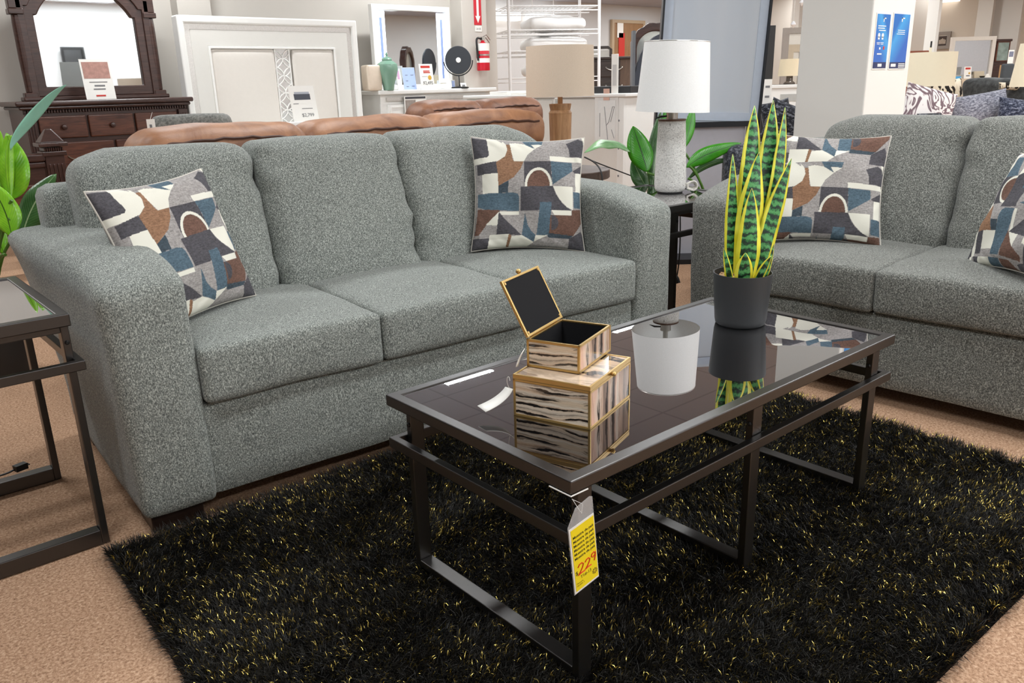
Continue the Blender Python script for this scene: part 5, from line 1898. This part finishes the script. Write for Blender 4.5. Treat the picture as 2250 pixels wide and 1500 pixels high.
# carved dark arched mirror partly behind the partition
Da = 7.6
c = at(1438, 125, D=Da)
am = thing('carved_mirror', 'carved dark wood arched mirror peeking out left of the partition', 'mirror', (c.x, c.y, 0), math.radians(-40))
k_ = Da / FPX
zz0 = at(1400, 180, D=Da).z
zt_ = at(1440, 28, D=Da).z
pts_o, pts_i = [], []
for q in range(25):
    a_ = PI * q / 24
    ro = 1 + .05 * math.sin(a_ * 6) ** 2
    pts_o.append((52 * k_ * math.cos(a_) * ro, zt_ - 52 * k_ + 52 * k_ * math.sin(a_) * ro - .1))
    pts_i.append((40 * k_ * math.cos(a_), zt_ - 52 * k_ + 36 * k_ * math.sin(a_) - .1))
pts_o = [(52 * k_, zz0 - .1)] + pts_o + [(-52 * k_, zz0 - .1)]
pts_i = [(40 * k_, zz0)] + pts_i + [(-40 * k_, zz0)]
MB().ringprism(pts_o, pts_i, -.04, .04).build('carved_frame', M_CHERRYD, am, bevel=.01)
MB().prism(pts_i, .0, .01).build('mirror_glass', plain('arched_glass', (206, 210, 206), .15, .6), am)
part('stand_leg', M_CHERRYD, am, (-52 * k_, -40 * k_, -.03, .03, 0, zz0))
part('stand_leg', M_CHERRYD, am, (40 * k_, 52 * k_, -.03, .03, 0, zz0))
# dark domed trunk-like headboard in front of it
Dk = 7.2
c = at(1408, 130, D=Dk)
hd = thing('arched_headboard', 'dark navy arched headboard in front of the carved mirror', 'headboard', (c.x, c.y, 0), math.radians(-40))
k_ = Dk / FPX
zt_ = at(1400, 74, D=Dk).z
MB().prism([(-14 * k_, 0), (55 * k_, 0), (55 * k_, zt_ - .35)] + [(-14 * k_ + 69 * k_ * (1 - math.sin(q * PI / 16)), zt_ - .4 + .4 * math.cos(PI / 2 - q * PI / 16 - PI / 2)) for q in range(1, 8)] + [(-14 * k_, zt_)], -.04, .04).build('padded_board', plain('navy_leatherette', (48, 52, 62), .5), hd, bevel=.02)
MB().box(-20 * k_, -14 * k_, -.05, .05, 0, zt_ + .02).build('edge_post', plain('grey_metal_post', (96, 98, 102), .5), hd)

# ------------------------------------------------------------------ partition board in black frame
DP = 5.05
pb0, pb1 = at(1438, 250, D=DP), at(1668, 250, D=DP)
pc = (pb0 + pb1) / 2
pa = math.atan2(pb1.y - pb0.y, pb1.x - pb0.x)
pt_ = thing('partition_board', 'tall pale blue-grey partition board in a thin black frame, behind the white lamp', 'partition', (pc.x, pc.y, 0), pa)
hwp = (pb1 - pb0).length / 2
zr = at(1600, 271, D=DP).z
n = NT('pale_blue_grey_panel')
v = n.coord('Object', (3, 3, .2))
f = n.noise(v, 2.0, 1, .4)
n.base(n.ramp(f, [(.3, (184, 194, 206)), (.7, (196, 203, 211))]))
M_PANEL = n.set(.22, 0, .5)
SH = Matrix.Shear('XZ', 4, (.0, .0))
lean = Matrix.Translation((0, 0, zr)) @ Matrix.Rotation(.045, 4, 'Y') @ Matrix.Translation((0, 0, -zr))
MB().box(-hwp + .012, hwp - .012, -.006, .006, zr, 1.67, lean).build('upper_panel', M_PANEL, pt_)
MB().frame(-hwp + .015, hwp - .015, zr + .02, 1.65, .05, -.012, -.006, M=lean).build('bevelled_border', plain('pale_bevel', (186, 198, 214), .15), pt_)
mb = MB()
mb.box(-hwp, -hwp + .012, -.03, .03, zr - .02, 1.68, lean)
mb.box(hwp - .012, hwp, -.03, .03, zr - .02, 1.68, lean)
mb.build('side_stile', plain('black_aluminium', (40, 42, 46), .4, .5), pt_)
MB().box(-hwp, hwp, -.03, .03, zr - .02, zr + .012).build('cross_rail', plain('black_aluminium', (40, 42, 46), .4, .5), pt_)
MB().box(-hwp + .02, hwp - .08, .0, .02, .03, zr - .02).build('lower_panel', plain('lavender_grey_panel', (178, 178, 186), .35), pt_)
for s in (-1, 1):
    MB().box(s * (hwp - .05) - .02, s * (hwp - .05) + .02, -.03, .03, 0, zr).build('post', plain('black_aluminium', (40, 42, 46), .4, .5), pt_)
MB().box(-hwp - .0, hwp, -.2, .2, 0, .03).build('foot', plain('black_aluminium', (40, 42, 46), .4, .5), pt_)
# tall dark panel edge behind it
c = at(1688, 140, D=6.2)
tag(MB().box(-.035, .03, -.03, .03, 0, at(1690, 58, D=6.2).z, T(c.x, c.y, 0, pa)).build('folding_screen', M_BLACKP), 'narrow black folded screen standing just right of the partition board', 'screen')

# ------------------------------------------------------------------ tweed armchair behind the corner end table
M_TWEED = heather('charcoal_tweed', (34, 36, 42), (66, 68, 76), (120, 122, 130), scale=70, bump=.5, p=(.34, .5, .68))
c = at(1588, 380, D=4.15)
c = c + RTH * .26
tw = thing('tweed_chair', 'charcoal tweed slipper chair behind the loveseat, right of the partition board', 'chair', (c.x, c.y, 0), math.atan2(RTH.y, RTH.x))
for nm, hx, hy, hz, ox, oy, oz in (('backrest', .26, .06, .33, 0, .0, .46), ('seat', .25, .15, .1, 0, .2, .3)):
    s = softbox(hx, hy, hz, .05, (0, .01, .01), 12, 3, .003)
    s.v = [(p[0] + ox, p[1] + oy, p[2] + oz) for p in s.v]
    s.build(nm, M_TWEED, tw, True)
for sx in (-.2, .2):
    for sy in (.0, .28):
        MB().lathe([(.018, 0), (.024, .21)], 10, T(sx, sy, 0)).build('leg', M_FOOT, tw, True)


def soft_pillow(name, label, m, c, w, h, rz, roll=0.0, lean=.25, th=.07, group=None, trim=None):
    N = 40
    U, V, x, y, z = pillow_shape(1.0, th, N, .07)
    F = np.stack([x * w, z, y * h], -1).reshape(-1, 3)
    B = np.stack([x * w, -z, y * h], -1).reshape(-1, 3)
    i = np.arange(N - 1)
    I, J = np.meshgrid(i, i)
    k = (J * N + I).ravel()
    f1 = np.stack([k, k + N, k + N + 1, k + 1], -1)
    f2 = np.stack([k, k + 1, k + N + 1, k + N], -1) + N * N
    me = bpy.data.meshes.new(name)
    me.from_pydata(np.concatenate([F, B]).tolist(), [], np.concatenate([f1, f2]).tolist())
    me.polygons.foreach_set('use_smooth', [True] * len(me.polygons))
    me.materials.append(m)
    o = bpy.data.objects.new(name, me)
    COL.objects.link(o)
    o.matrix_world = Matrix.Translation(c) @ Matrix.Rotation(rz, 4, 'Z') @ Matrix.Rotation(-lean, 4, 'X') @ Matrix.Rotation(roll, 4, 'Y')
    return tag(o, label, 'pillow', group)


FACE = math.atan2(-(_fw.x), (_fw.y)) # turn so that local -y looks back along the view
FACE = math.atan2(_fw.y, _fw.x) - PI / 2
navy = heather('navy_tweed', (28, 32, 46), (58, 64, 84), (150, 156, 172), scale=45, stretch=(1, 1, 2), bump=.3, p=(.38, .5, .7))
blk = heather('black_shimmer_weave', (20, 21, 26), (44, 46, 54), (140, 144, 152), scale=30, stretch=(1, 2, 2), bump=.3, p=(.4, .52, .72))
# chair carrying the two dark pillows between partition and pillar
c = at(1712, 262, D=5.9)
dk = thing('dark_sofa', 'dark sofa end between the partition board and the pillar', 'sofa', (c.x, c.y, 0), FACE)
sf = softbox(.3, .1, .2, .05, (0, 0, .01), 12, 8, .003)
sf.v = [(x + .02, y + .2, z + .42) for x, y, z in sf.v]
sf.build('backrest', blk, dk, True)
sf = softbox(.32, .35, .17, .05, (0, 0, .01), 12, 8, .003)
sf.v = [(x + .02, y - .0, z + .2) for x, y, z in sf.v]
sf.build('seat', blk, dk, True)
soft_pillow('shimmer_pillow', 'black shimmer-weave pillow on the dark sofa left of the pillar', blk, at(1722, 272, D=5.75), .27, .30, FACE, .35, .15)
soft_pillow('shimmer_pillow', 'charcoal pillow tilted behind the shimmer-weave pillow', blk, at(1706, 258, D=5.95), .22, .24, FACE, -.2, .15)
# white slatted chest with lamp left of pillar
c = at(1722, 215, D=7.2)
ws = thing('white_nightstand', 'white chest with grey inset panels between partition and pillar', 'chest', (c.x, c.y, 0), FACE)
zt_ = at(1722, 186, D=7.2).z
MB().box(-.26, .26, 0, .4, 0, zt_).build('body', M_WHITE, ws, bevel=.008)
MB().box(-.28, .28, -.02, .42, zt_ - .03, zt_).build('top', M_WHITE, ws, bevel=.006)
MB().box(-.03, .14, -.006, .01, zt_ - .14, zt_ - .08).build('inset_panel', plain('grey_inset', (180, 180, 176), .5), ws)
MB().box(-.22, -.15, -.006, .01, zt_ - .14, zt_ - .08).build('inset_panel', plain('grey_inset', (180, 180, 176), .5), ws)
c = at(1734, 183, D=7.3)
k_ = 7.3 / FPX
bt = thing('glass_lamp', 'cream shaded lamp with clear base on the white chest left of the pillar', 'lamp', (c.x, c.y, zt_))
zs0, zs1 = at(1734, 167, D=7.3).z - zt_, at(1734, 130, D=7.3).z - zt_
M_CRSH = plain('cream_shade', (236, 220, 188), .85, vary=.02)
mb = MB()
lampshade(mb, 25 * k_, 22 * k_, zs0, zs1)
mb.build('lamp_shade', M_CRSH, bt, True)
MB().lathe([(0, 0), (.05, 0), (.05, .015), (.03, .03), (.028, zs0), (.01, zs0 + .05), (0, zs0 + .05)], 24, cap=False).build('base', plain('smoky_glass', (110, 100, 92), .15, .2), bt, True)
c = at(1733, 105, D=9)
fm = thing('framed_mirror', 'grey framed tall mirror behind the cream shaded lamp', 'mirror', (c.x, c.y, 0), FACE)
k_ = 9 / FPX
MB().frame(-14 * k_, 40 * k_, .5, at(1733, 62, D=9).z, .06, -.03, .03).build('frame', plain('grey_wash_frame', (150, 142, 134), .6), fm)
MB().box(-13 * k_, 38 * k_, .0, .01, .55, at(1733, 64, D=9).z).build('mirror_glass', plain('pale_mirror', (196, 190, 180), .3, .4), fm)
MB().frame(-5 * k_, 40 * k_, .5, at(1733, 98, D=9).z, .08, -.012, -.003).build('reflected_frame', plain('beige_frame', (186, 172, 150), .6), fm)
c = at(1684, 214, D=6.0)
t = thing('price_card', 'tall white price card right beside the partition board', 'price card', (c.x, c.y, 0), FACE)
z0, z1 = at(1684, 252, D=6.0).z, at(1684, 174, D=6.0).z
MB().box(-.035, .035, 0, .004, z0, z1).build('card_face', M_PAPER, t)
MB().box(-.012, .02, -.002, .001, z1 - .06, z1 - .045).build('print_block', M_GREYTXT, t)
MB().box(-.012, .02, -.002, .001, z1 - .13, z1 - .115).build('print_block', M_GREYTXT, t)
MB().tube([(0, .006, 0), (0, .006, z0 + .02)], .006, 6).build('stand', M_STEEL, t)

# ------------------------------------------------------------------ posters on the pillar
def poster(label, u0, u1, right):
    a, b = at(u0, 33, y=PY0 - .002), at(u1, 33, y=PY0 - .002)
    z1 = at((u0 + u1) / 2, 31, y=PY0 - .002).z
    z0 = at((u0 + u1) / 2 - 14, 150, y=PY0 - .002).z
    w, h = (b.x - a.x), z1 - z0
    t = thing('poster', label, 'poster', ((a.x + b.x) / 2, PY0 - .002, z0))
    n = NT('blue_gradient_print')
    tc = n.n('ShaderNodeTexCoord')
    sp = n.n('ShaderNodeSeparateXYZ')
    n.l(tc.outputs['Object'], sp.inputs[0])
    f = n.math('DIVIDE', sp.outputs[2], h)
    fx = n.math('MULTIPLY', sp.outputs[0], (-.8 if right else .8) / w)
    n.base(n.ramp(n.math('ADD', f, fx), [(.2, (52, 104, 190)), (.55, (60, 140, 210)), (.8, (70, 160, 222)), (1.1, (40, 110, 190))]))
    m = n.set(.15, 0, .6)
    MB().box(-w / 2 - .006, w / 2 + .006, -.0012, .0012, -.006, h + .006).build('laminate', M_PAPER, t)
    MB().box(-w / 2, w / 2, -.0024, -.0011, h * .115, h).build('blue_print', m, t)
    MB().box(-w / 2, w / 2, -.0024, -.0011, 0, h * .115).build('navy_band', plain('navy_print', (34, 48, 96), .3), t)
    wht = M_PAPER

    def bar(x0, x1, z0_, z1_):
        MB().box(x0 * w, x1 * w, -.0032, -.0022, z0_ * h, z1_ * h).build('white_print', wht, t)
    # angular letter mark at the head
    mb = MB()
    mb.box(-.02 * w, .03 * w, -.0032, -.0022, .86 * h, .935 * h).box(-.02 * w, .16 * w, -.0032, -.0022, .915 * h, .935 * h)
    mb.build('letter_mark', wht, t)
    if not right:
        bar(-.38, .2, .775, .79)
        bar(-.38, .12, .735, .75)
        bar(-.3, .2, .695, .71)
        for x in (-.26, .02):
            MB().lathe([(0, 0), (.012, 0), (.012, .001), (0, .001)], 12, T(x * w, -.0022, .61 * h) @ Matrix.Rotation(PI / 2, 4, 'X'), cap=False).build('icon', wht, t)
            bar(x - .06, x + .06, .535, .585)
            bar(x - .12, x + .12, .47, .48)
            bar(x - .1, x + .1, .445, .455)
        bar(-.16, -.06, .35, .39)
        MB().box(.14 * w, .24 * w, -.0032, -.0022, .35 * h, .41 * h).build('icon', M_REDTXT, t)
        bar(-.28, .06, .255, .28)
        bar(-.15, .15, .03, .085)
    else:
        bar(-.2, .25, .70, .71)
        bar(-.2, .25, .665, .675)
        bar(-.25, .25, .63, .64)
        bar(-.42, -.12, .03, .085)
        bar(.05, .45, .075, .09)
        bar(.05, .45, .045, .06)
        bar(.05, .45, .015, .03)
    return t


poster('blue poster with white icons on the ivory pillar, the left one', 1928, 1957, False)
poster('blue poster with plain middle on the ivory pillar, the right one', 1965, 2000, True)

# ------------------------------------------------------------------ the show floor right of the pillar
# pale sofa with pillows behind the loveseat
D6 = 6.2
c = at(2120, 290, D=D6)
ps = thing('pale_sofa', 'pale sofa with a patterned top edge behind the loveseat, right of the pillar', 'sofa', (c.x, c.y, 0), FACE)
M_PALE = plain('pale_linen', (214, 208, 198), .9, vary=.08)
zt_ = at(2150, 262, D=D6).z
for nm, hx, hy, hz, ox, oy, oz in (('backrest', .62, .1, (zt_ - .1) / 2, .1, -.1, (zt_ + .1) / 2), ('seat', .62, .4, .2, .1, .35, .25)):
    s = softbox(hx, hy, hz, .05, (0, .01, .01), 14, 5, .003)
    s.v = [(p[0] + ox, p[1] + oy, p[2] + oz) for p in s.v]
    s.build(nm, M_PALE, ps, True)
n = NT('swirl_print')
v = n.coord('Object', (1, 1, 1))
f = n.noise(v, 5, 2, .5, 1.5)
sn = n.math('ADD', n.math('MULTIPLY', n.math('SINE', n.math('MULTIPLY', f, 42)), .5), .5)
n.base(n.ramp(sn, [(.12, (120, 102, 108)), (.3, (186, 174, 176)), (.5, (232, 228, 226))]))
M_SWIRL = n.set(.85, 0, .2)
soft_pillow('swirl_pillow', 'white and mauve swirl-print pillow right of the pillar', M_SWIRL, at(2036, 248, D=6.0), .38, .38, FACE, .28, .3, .09)
M_BTW = heather('blue_grey_weave', (86, 88, 100), (132, 134, 146), (186, 188, 198), scale=50, stretch=(1, 1, 2.2), bump=.3, p=(.36, .5, .68))
soft_pillow('woven_pillow', 'wide blue-grey woven pillow between the swirl pillow and the navy pillow', M_BTW, at(2150, 240, D=6.05), .46, .24, FACE, -.14, .3, .07)
soft_pillow('fringed_pillow', 'cream fringed pillow peeking out between the woven and the navy pillow', plain('cream_boucle', (222, 214, 204), .95, vary=.2, scale=90), at(2196, 243, D=6.12), .14, .16, FACE, -.2, .3, .05)
soft_pillow('navy_pillow', 'navy tweed pillow cut by the right edge of the photo', navy, at(2243, 252, D=5.9), .34, .22, FACE, .15, .3, .08)
soft_pillow('shimmer_pillow', 'dark pillow lying low in front of the swirl pillow', blk, at(2044, 266, D=5.85), .18, .12, FACE, .0, .5, .04)
# cream lamp behind the swirl pillow
DL8 = 7.6
k_ = DL8 / FPX
c = at(2040, 200, D=DL8)
t = thing('console_table', 'cream console table under the large cream lamp shade', 'table', (c.x, c.y, 0), FACE)
zc2 = at(2040, 232, D=DL8).z
MB().box(-.35, .35, -.15, .2, zc2 - .04, zc2).build('table_top', plain('cream_lacquer', (226, 220, 206), .4), t, bevel=.005)
for sx in (-.3, .3):
    for sy in (-.12, .16):
        MB().box(sx - .02, sx + .02, sy - .02, sy + .02, 0, zc2 - .04).build('leg', plain('cream_lacquer', (226, 220, 206), .4), t)
t = thing('cream_lamp', 'table lamp with large cream drum shade right of the pillar', 'lamp', (c.x, c.y, zc2))
zs0, zs1 = at(2040, 189, D=DL8).z - zc2, at(2040, 116, D=DL8).z - zc2
mb = MB()
lampshade(mb, 50 * k_, 49 * k_, zs0, zs1)
M_CRS2 = plain('ivory_shade', (228, 220, 196), .85, vary=.02)
mb.build('lamp_shade', M_CRS2, t, True)
MB().lathe([(0, 0), (.06, 0), (.06, .012), (.02, .02), (.012, zs0 + .1), (0, zs0 + .1)], 24, cap=False).build('base', M_STEEL, t, True)
# second cream lamp at the right edge
DL9 = 7.8
c = at(2262, 195, D=DL9)
k_ = DL9 / FPX
t = thing('cream_lamp', 'table lamp with tapered cream shade cut by the right edge of the photo', 'lamp', (c.x, c.y, 0))
z0, z1 = at(2262, 190, D=DL9).z, at(2262, 96, D=DL9).z
mb = MB()
lampshade(mb, 40 * k_, 30 * k_, z0, z1)
mb.build('lamp_shade', M_CRS2, t, True)
MB().lathe([(0, 0), (.14, 0), (.14, .02), (.02, .04), (.015, z0 + .1), (0, z0 + .1)], 24, cap=False).build('floor_stand', M_BLACKP, t, True)
# charcoal sofa further back
D9 = 9.0
a, b = at(2084, 178, D=D9), at(2290, 172, D=D9 - 1.0)
c = (a + b) / 2
cs = thing('charcoal_sofa', 'long charcoal suede sofa standing before the white framed mirror', 'sofa', (c.x, c.y, 0), math.atan2(b.y - a.y, b.x - a.x))
M_CHAR = heather('charcoal_suede', (40, 42, 42), (58, 60, 60), (78, 80, 80), scale=14, bump=.1)
L = (b - a).length / 2
zc3 = at(2150, 175, D=8.7).z
for k in range(2):
    s = softbox(L / 2, .12, .32, .07, (0, .02, .02), 14, 60 + k, .015)
    s.v = [(p[0] + (k - .5) * L, p[1] + .3, p[2] + zc3 - .32) for p in s.v]
    s.build('back_cushion', M_CHAR, cs, True)
s = softbox(L, .42, .22, .06, (0, 0, .01), 14, 5, .004)
s.v = [(p[0], p[1], p[2] + .26) for p in s.v]
s.build('base', M_CHAR, cs, True)
n = NT('brush_stroke_print')
v = n.coord('Object', (1, 1, .35))
f = n.noise(v, 26, 2, .5, .6)
n.base(n.ramp(f, [(.44, (40, 36, 34)), (.47, (214, 202, 178)), (.6, (226, 216, 196))]))
M_BRUSH = n.set(.85, 0, .2)
soft_pillow('brush_print_pillow', 'cream pillow with black brush strokes left of the charcoal sofa', M_BRUSH, at(2080, 199, D=8.7), .34, .22, FACE, -.12, .2, .07)
soft_pillow('brush_print_pillow', 'cream and black print pillow lying along the right part of the charcoal sofa', M_BRUSH, at(2222, 190, D=8.45), .26, .07, FACE, .1, .4, .04)

# credenza with mirror, cards and bowl far behind
DC = 13.5
k_ = DC / FPX
c = at(2140, 172, D=DC)
zc4 = c.z
cr = thing('oak_credenza', 'pale oak credenza far behind the charcoal sofa', 'credenza', (c.x, c.y, 0), FACE)
MB().box(-70 * k_, 52 * k_, 0, .3, 0, zc4).build('body', wood('pale_oak', (196, 176, 150), (218, 200, 176), 3, (1, 8, 8), .5), cr, bevel=.008)


def cr_at(u, dy=.2):
    p = at(u, 168, D=DC + dy)
    return Vector((p.x, p.y, zc4))


t = thing('framed_mirror', 'white framed mirror on the pale oak credenza', 'mirror', cr_at(2129, .22), FACE)
hm = at(2129, 82, D=DC + .22).z - zc4
MB().frame(-50 * k_, 48 * k_, 0, hm, .06, -.03, .03).build('frame', plain('ivory_frame', (216, 210, 200), .5), t)
MB().box(-47 * k_, 47 * k_, 0, .01, .05, hm - .05).build('mirror_glass', plain('bright_mirror', (214, 216, 220), .05, 1.0), t)
card('price_card', 'far white price card with red heading on the pale oak credenza', 'price card', cr_at(2126, .05), 16 * k_, 25 * k_, FACE, .12, [(M_REDTXT, -.35, .35, .76, .92), (plain('gold_print', (206, 160, 50), .5), .1, .34, .36, .52), (M_GREYTXT, -.2, .3, .18, .28)])
o = MB().box(-11 * k_, 11 * k_, 0, .03, 0, 15 * k_, T(0, 0, 0, 0, -.2)).build('tan_board', plain('tan_board', (196, 182, 156), .6))
o.location = cr_at(2152, .12)
o.rotation_euler = (0, 0, FACE)
tag(o, 'tan board leaning against the white framed mirror', 'board')
o = MB().lathe([(0, 0), (3 * k_, 0), (6 * k_, 4.5 * k_), (5.4 * k_, 4.5 * k_), (2.6 * k_, .8 * k_), (0, .8 * k_)], 24, cap=False).build('black_bowl', M_BLACKP, None, True)
o.location = cr_at(2158, .05)
tag(o, 'small black bowl on the pale oak credenza', 'bowl')
o = MB().prism([(-7 * k_, 0), (7 * k_, 0), (2 * k_, 9 * k_), (-2 * k_, 9 * k_)], 0, .02).build('folded_card', M_PAPER)
o.location = cr_at(2170, .05)
o.rotation_euler = (0, 0, FACE)
tag(o, 'folded white card beside the small black bowl', 'card')
t = thing('lantern', 'slim black lantern at the left end of the pale oak credenza', 'lantern', cr_at(2090, .05), FACE)
MB().box(-3.5 * k_, 3.5 * k_, 0, 7 * k_, 0, 24 * k_).build('body', M_BLACKP, t)
MB().frame(-4 * k_, 4 * k_, 24 * k_, 37 * k_, 1.6 * k_, 0, .04).build('glazed_top', M_BLACKP, t)
o = MB().box(-8 * k_, 8 * k_, 0, .1, 0, 5 * k_).build('blue_tray', plain('sky_blue_plastic', (80, 170, 226), .4))
o.location = cr_at(2104, .05)
o.rotation_euler = (0, 0, FACE)
tag(o, 'bright blue tray on the pale oak credenza', 'tray')
# dark cherry curio cabinet
DCu = 14.4
k_ = DCu / FPX
c = at(2194, 165, D=DCu)
cu = thing('curio_cabinet', 'dark cherry curio cabinet with glass door by the wide pale column', 'cabinet', (c.x, c.y, 0), FACE)
zt_ = at(2196, 87, D=DCu).z
MB().box(-17 * k_, 17 * k_, 0, .4, 0, zt_).build('body', M_CHERRYD, cu, bevel=.01)
MB().box(-18 * k_, 18 * k_, -.03, .42, zt_ - .04, zt_).build('cornice', M_CHERRYD, cu, bevel=.01)
MB().frame(-13 * k_, 15 * k_, zt_ - 46 * k_, zt_ - 5 * k_, 2 * k_, -.02, 0).build('door', M_CHERRY, cu)
MB().box(-11 * k_, 13 * k_, -.012, -.002, zt_ - 44 * k_, zt_ - 7 * k_).build('glass_pane', plain('curio_glass', (150, 168, 160), .08, .3, vary=.6, scale=9), cu)
o = MB().box(-8 * k_, 8 * k_, 0, .02, 0, at(2200, 143, D=DCu - .6).z).build('wood_sample', wood('sample_board', (166, 128, 86), (190, 150, 106), 3, (8, 8, 1), .5))
p = at(2203, 170, D=DCu - .6)
o.location = (p.x, p.y, 0)
o.rotation_euler = (0, 0, FACE)
tag(o, 'tall tan wooden board standing before the curio cabinet', 'board')
DG = 11.6
k_ = DG / FPX
c = at(2214, 172, D=DG)
t = thing('slate_chair', 'slate grey high-backed chair right of the curio cabinet', 'chair', (c.x, c.y, 0), FACE)
zt_ = at(2215, 140, D=DG).z
MB().box(-12 * k_, 12 * k_, 0, .08, .42, zt_).build('backrest', plain('slate_fabric', (70, 76, 80), .9), t, bevel=.02)
MB().box(-12 * k_, 12 * k_, .0, .45, .40, .48).build('seat', plain('slate_fabric', (70, 76, 80), .9), t, bevel=.02)
for sx in (-10, 10):
    for sy in (.04, .4):
        MB().box(sx * k_ - .02, sx * k_ + .02, sy - .02, sy + .02, 0, .41).build('leg', M_FOOT, t)
c = at(2219, 140, D=DG - .05)
t = thing('price_card', 'white price card with small photo at the top of the slate chair', 'price card', (c.x, c.y, zt_ + .002), FACE)
MB().box(-6 * k_, 6 * k_, 0, .004, 0, 28 * k_).build('card_face', M_PAPER, t)
MB().box(-4.6 * k_, 4.6 * k_, -.002, .001, 14 * k_, 25 * k_).build('photo', plain('slate_photo', (120, 126, 146), .5, vary=.5), t)
# framed botanical picture on the beige wall
xw = 16.95
a, b = at(2057, 71, x=xw), at(2086, 107, x=xw)
t = thing('framed_picture', 'silver framed brown print on the beige wall left of the white framed mirror', 'picture', (xw, (a.y + b.y) / 2, b.z))
w, h = abs(a.y - b.y) / 2, a.z - b.z
MB().frame(-w, w, 0, h, .06, -.03, .02, axis='x').build('frame', plain('taupe_frame', (150, 140, 130), .5), t)
MB().box(-.005, 0, -w + .05, w - .05, .05, h - .05).build('mat_board', plain('ivory_mat', (216, 208, 196), .7), t)
MB().box(-.012, -.004, -w * .5, w * .5, h * .2, h * .75).build('print', plain('brown_print_field', (70, 54, 46), .6), t)
mb = MB()
for k in range(5):
    y = (k - 2) * w * .18
    mb.box(-.018, -.011, y - w * .05, y + w * .05, h * .3, h * (.62 - .04 * abs(k - 2)))
mb.build('figure_print', plain('cream_print', (226, 210, 190), .6), t)
# odds behind the cream shade
p = at(2044, 115, D=12.0)
t = thing('candle_bottle', 'slim cream bottle with black cap rising above the cream lamp shade', 'bottle', (p.x, p.y, 0))
MB().box(-.2, .2, -.15, .15, 0, p.z - .0).build('stand', plain('pale_plinth', (216, 210, 200), .6), t)
k_ = 12 / FPX
MB().lathe([(0, p.z), (2.6 * k_, p.z), (2.6 * k_, p.z + 10 * k_), (0, p.z + 10 * k_)], 16, cap=False).build('body', M_CRS2, t, True)
MB().lathe([(0, p.z + 10 * k_), (1.8 * k_, p.z + 10 * k_), (1.8 * k_, p.z + 23 * k_), (0, p.z + 23 * k_)], 16, cap=False).build('cap', M_BLACKP, t, True)
a, b = at(1995, 112, D=10.5), at(2036, 114, D=10.5)
t = thing('red_wood_cabinet', 'red-brown wooden cabinet top just above the cream lamp shade', 'cabinet', ((a.x + b.x) / 2, (a.y + b.y) / 2, 0), FACE)
w = (b - a).length / 2
M_RW = wood('red_brown_wood', (112, 58, 38), (146, 84, 58), 4, (1, 8, 8), .4)
MB().box(-w, w, 0, .4, 0, a.z - .06).build('body', M_RW, t, bevel=.005)
MB().box(-w - .02, w + .02, -.03, .42, a.z - .05, a.z).build('top', M_RW, t, bevel=.008)
# crystals of a hanging fixture beside the pillar
for (u, v, lab) in ((1743, 54, 'crystal drop hanging left of the pillar, the lower one'), (1762, 6, 'crystal drop hanging left of the pillar, at the top of the photo')):
    p = at(u, v, D=8.4)
    t = thing('crystal_drop', lab, 'crystal', p)
    MB().lathe([(0, -.035), (.028, 0), (.012, .03), (0, .035)], 6, cap=False).build('crystal', plain('crystal_glass', (240, 242, 245), .05, .3), t)
    MB().tube([(0, 0, .03), (0, 0, CEIL - p.z)], .002, 5).build('wire', M_STEEL, t)
# light strip at the top right
p0, p1 = at(2053, 3, D=16.0), at(2134, 0, D=16.0)
c = (p0 + p1) / 2
t = thing('strip_light', 'bright ceiling strip light above the silver framed print', 'ceiling light', (c.x, c.y, CEIL - .001), FACE)
w = (p1 - p0).length / 2
MB().box(-w, w, -.12, .12, c.z - .02 - CEIL, c.z + .12 - CEIL).build('diffuser', emit('fluorescent_diffuser', (255, 253, 248), 1.8), t)
for s in (-1, 1):
    MB().tube([(s * w * .7, 0, 0), (s * w * .7, 0, c.z + .1 - CEIL)], .012, 6).build('hanger', M_WIRE, t)
# ------------------------------------------------------------------ colour management
SC.view_settings.view_transform = 'Standard'
SC.view_settings.look = 'None'
SC.view_settings.gamma = 1
SC.view_settings.exposure = EXPOSURE
SC.view_settings.use_curve_mapping = False
SC.cycles.max_bounces = 8
SC.cycles.diffuse_bounces = 4
SC.cycles.glossy_bounces = 4
SC.cycles.use_denoising = True
SC.cycles.sample_clamp_indirect = 6
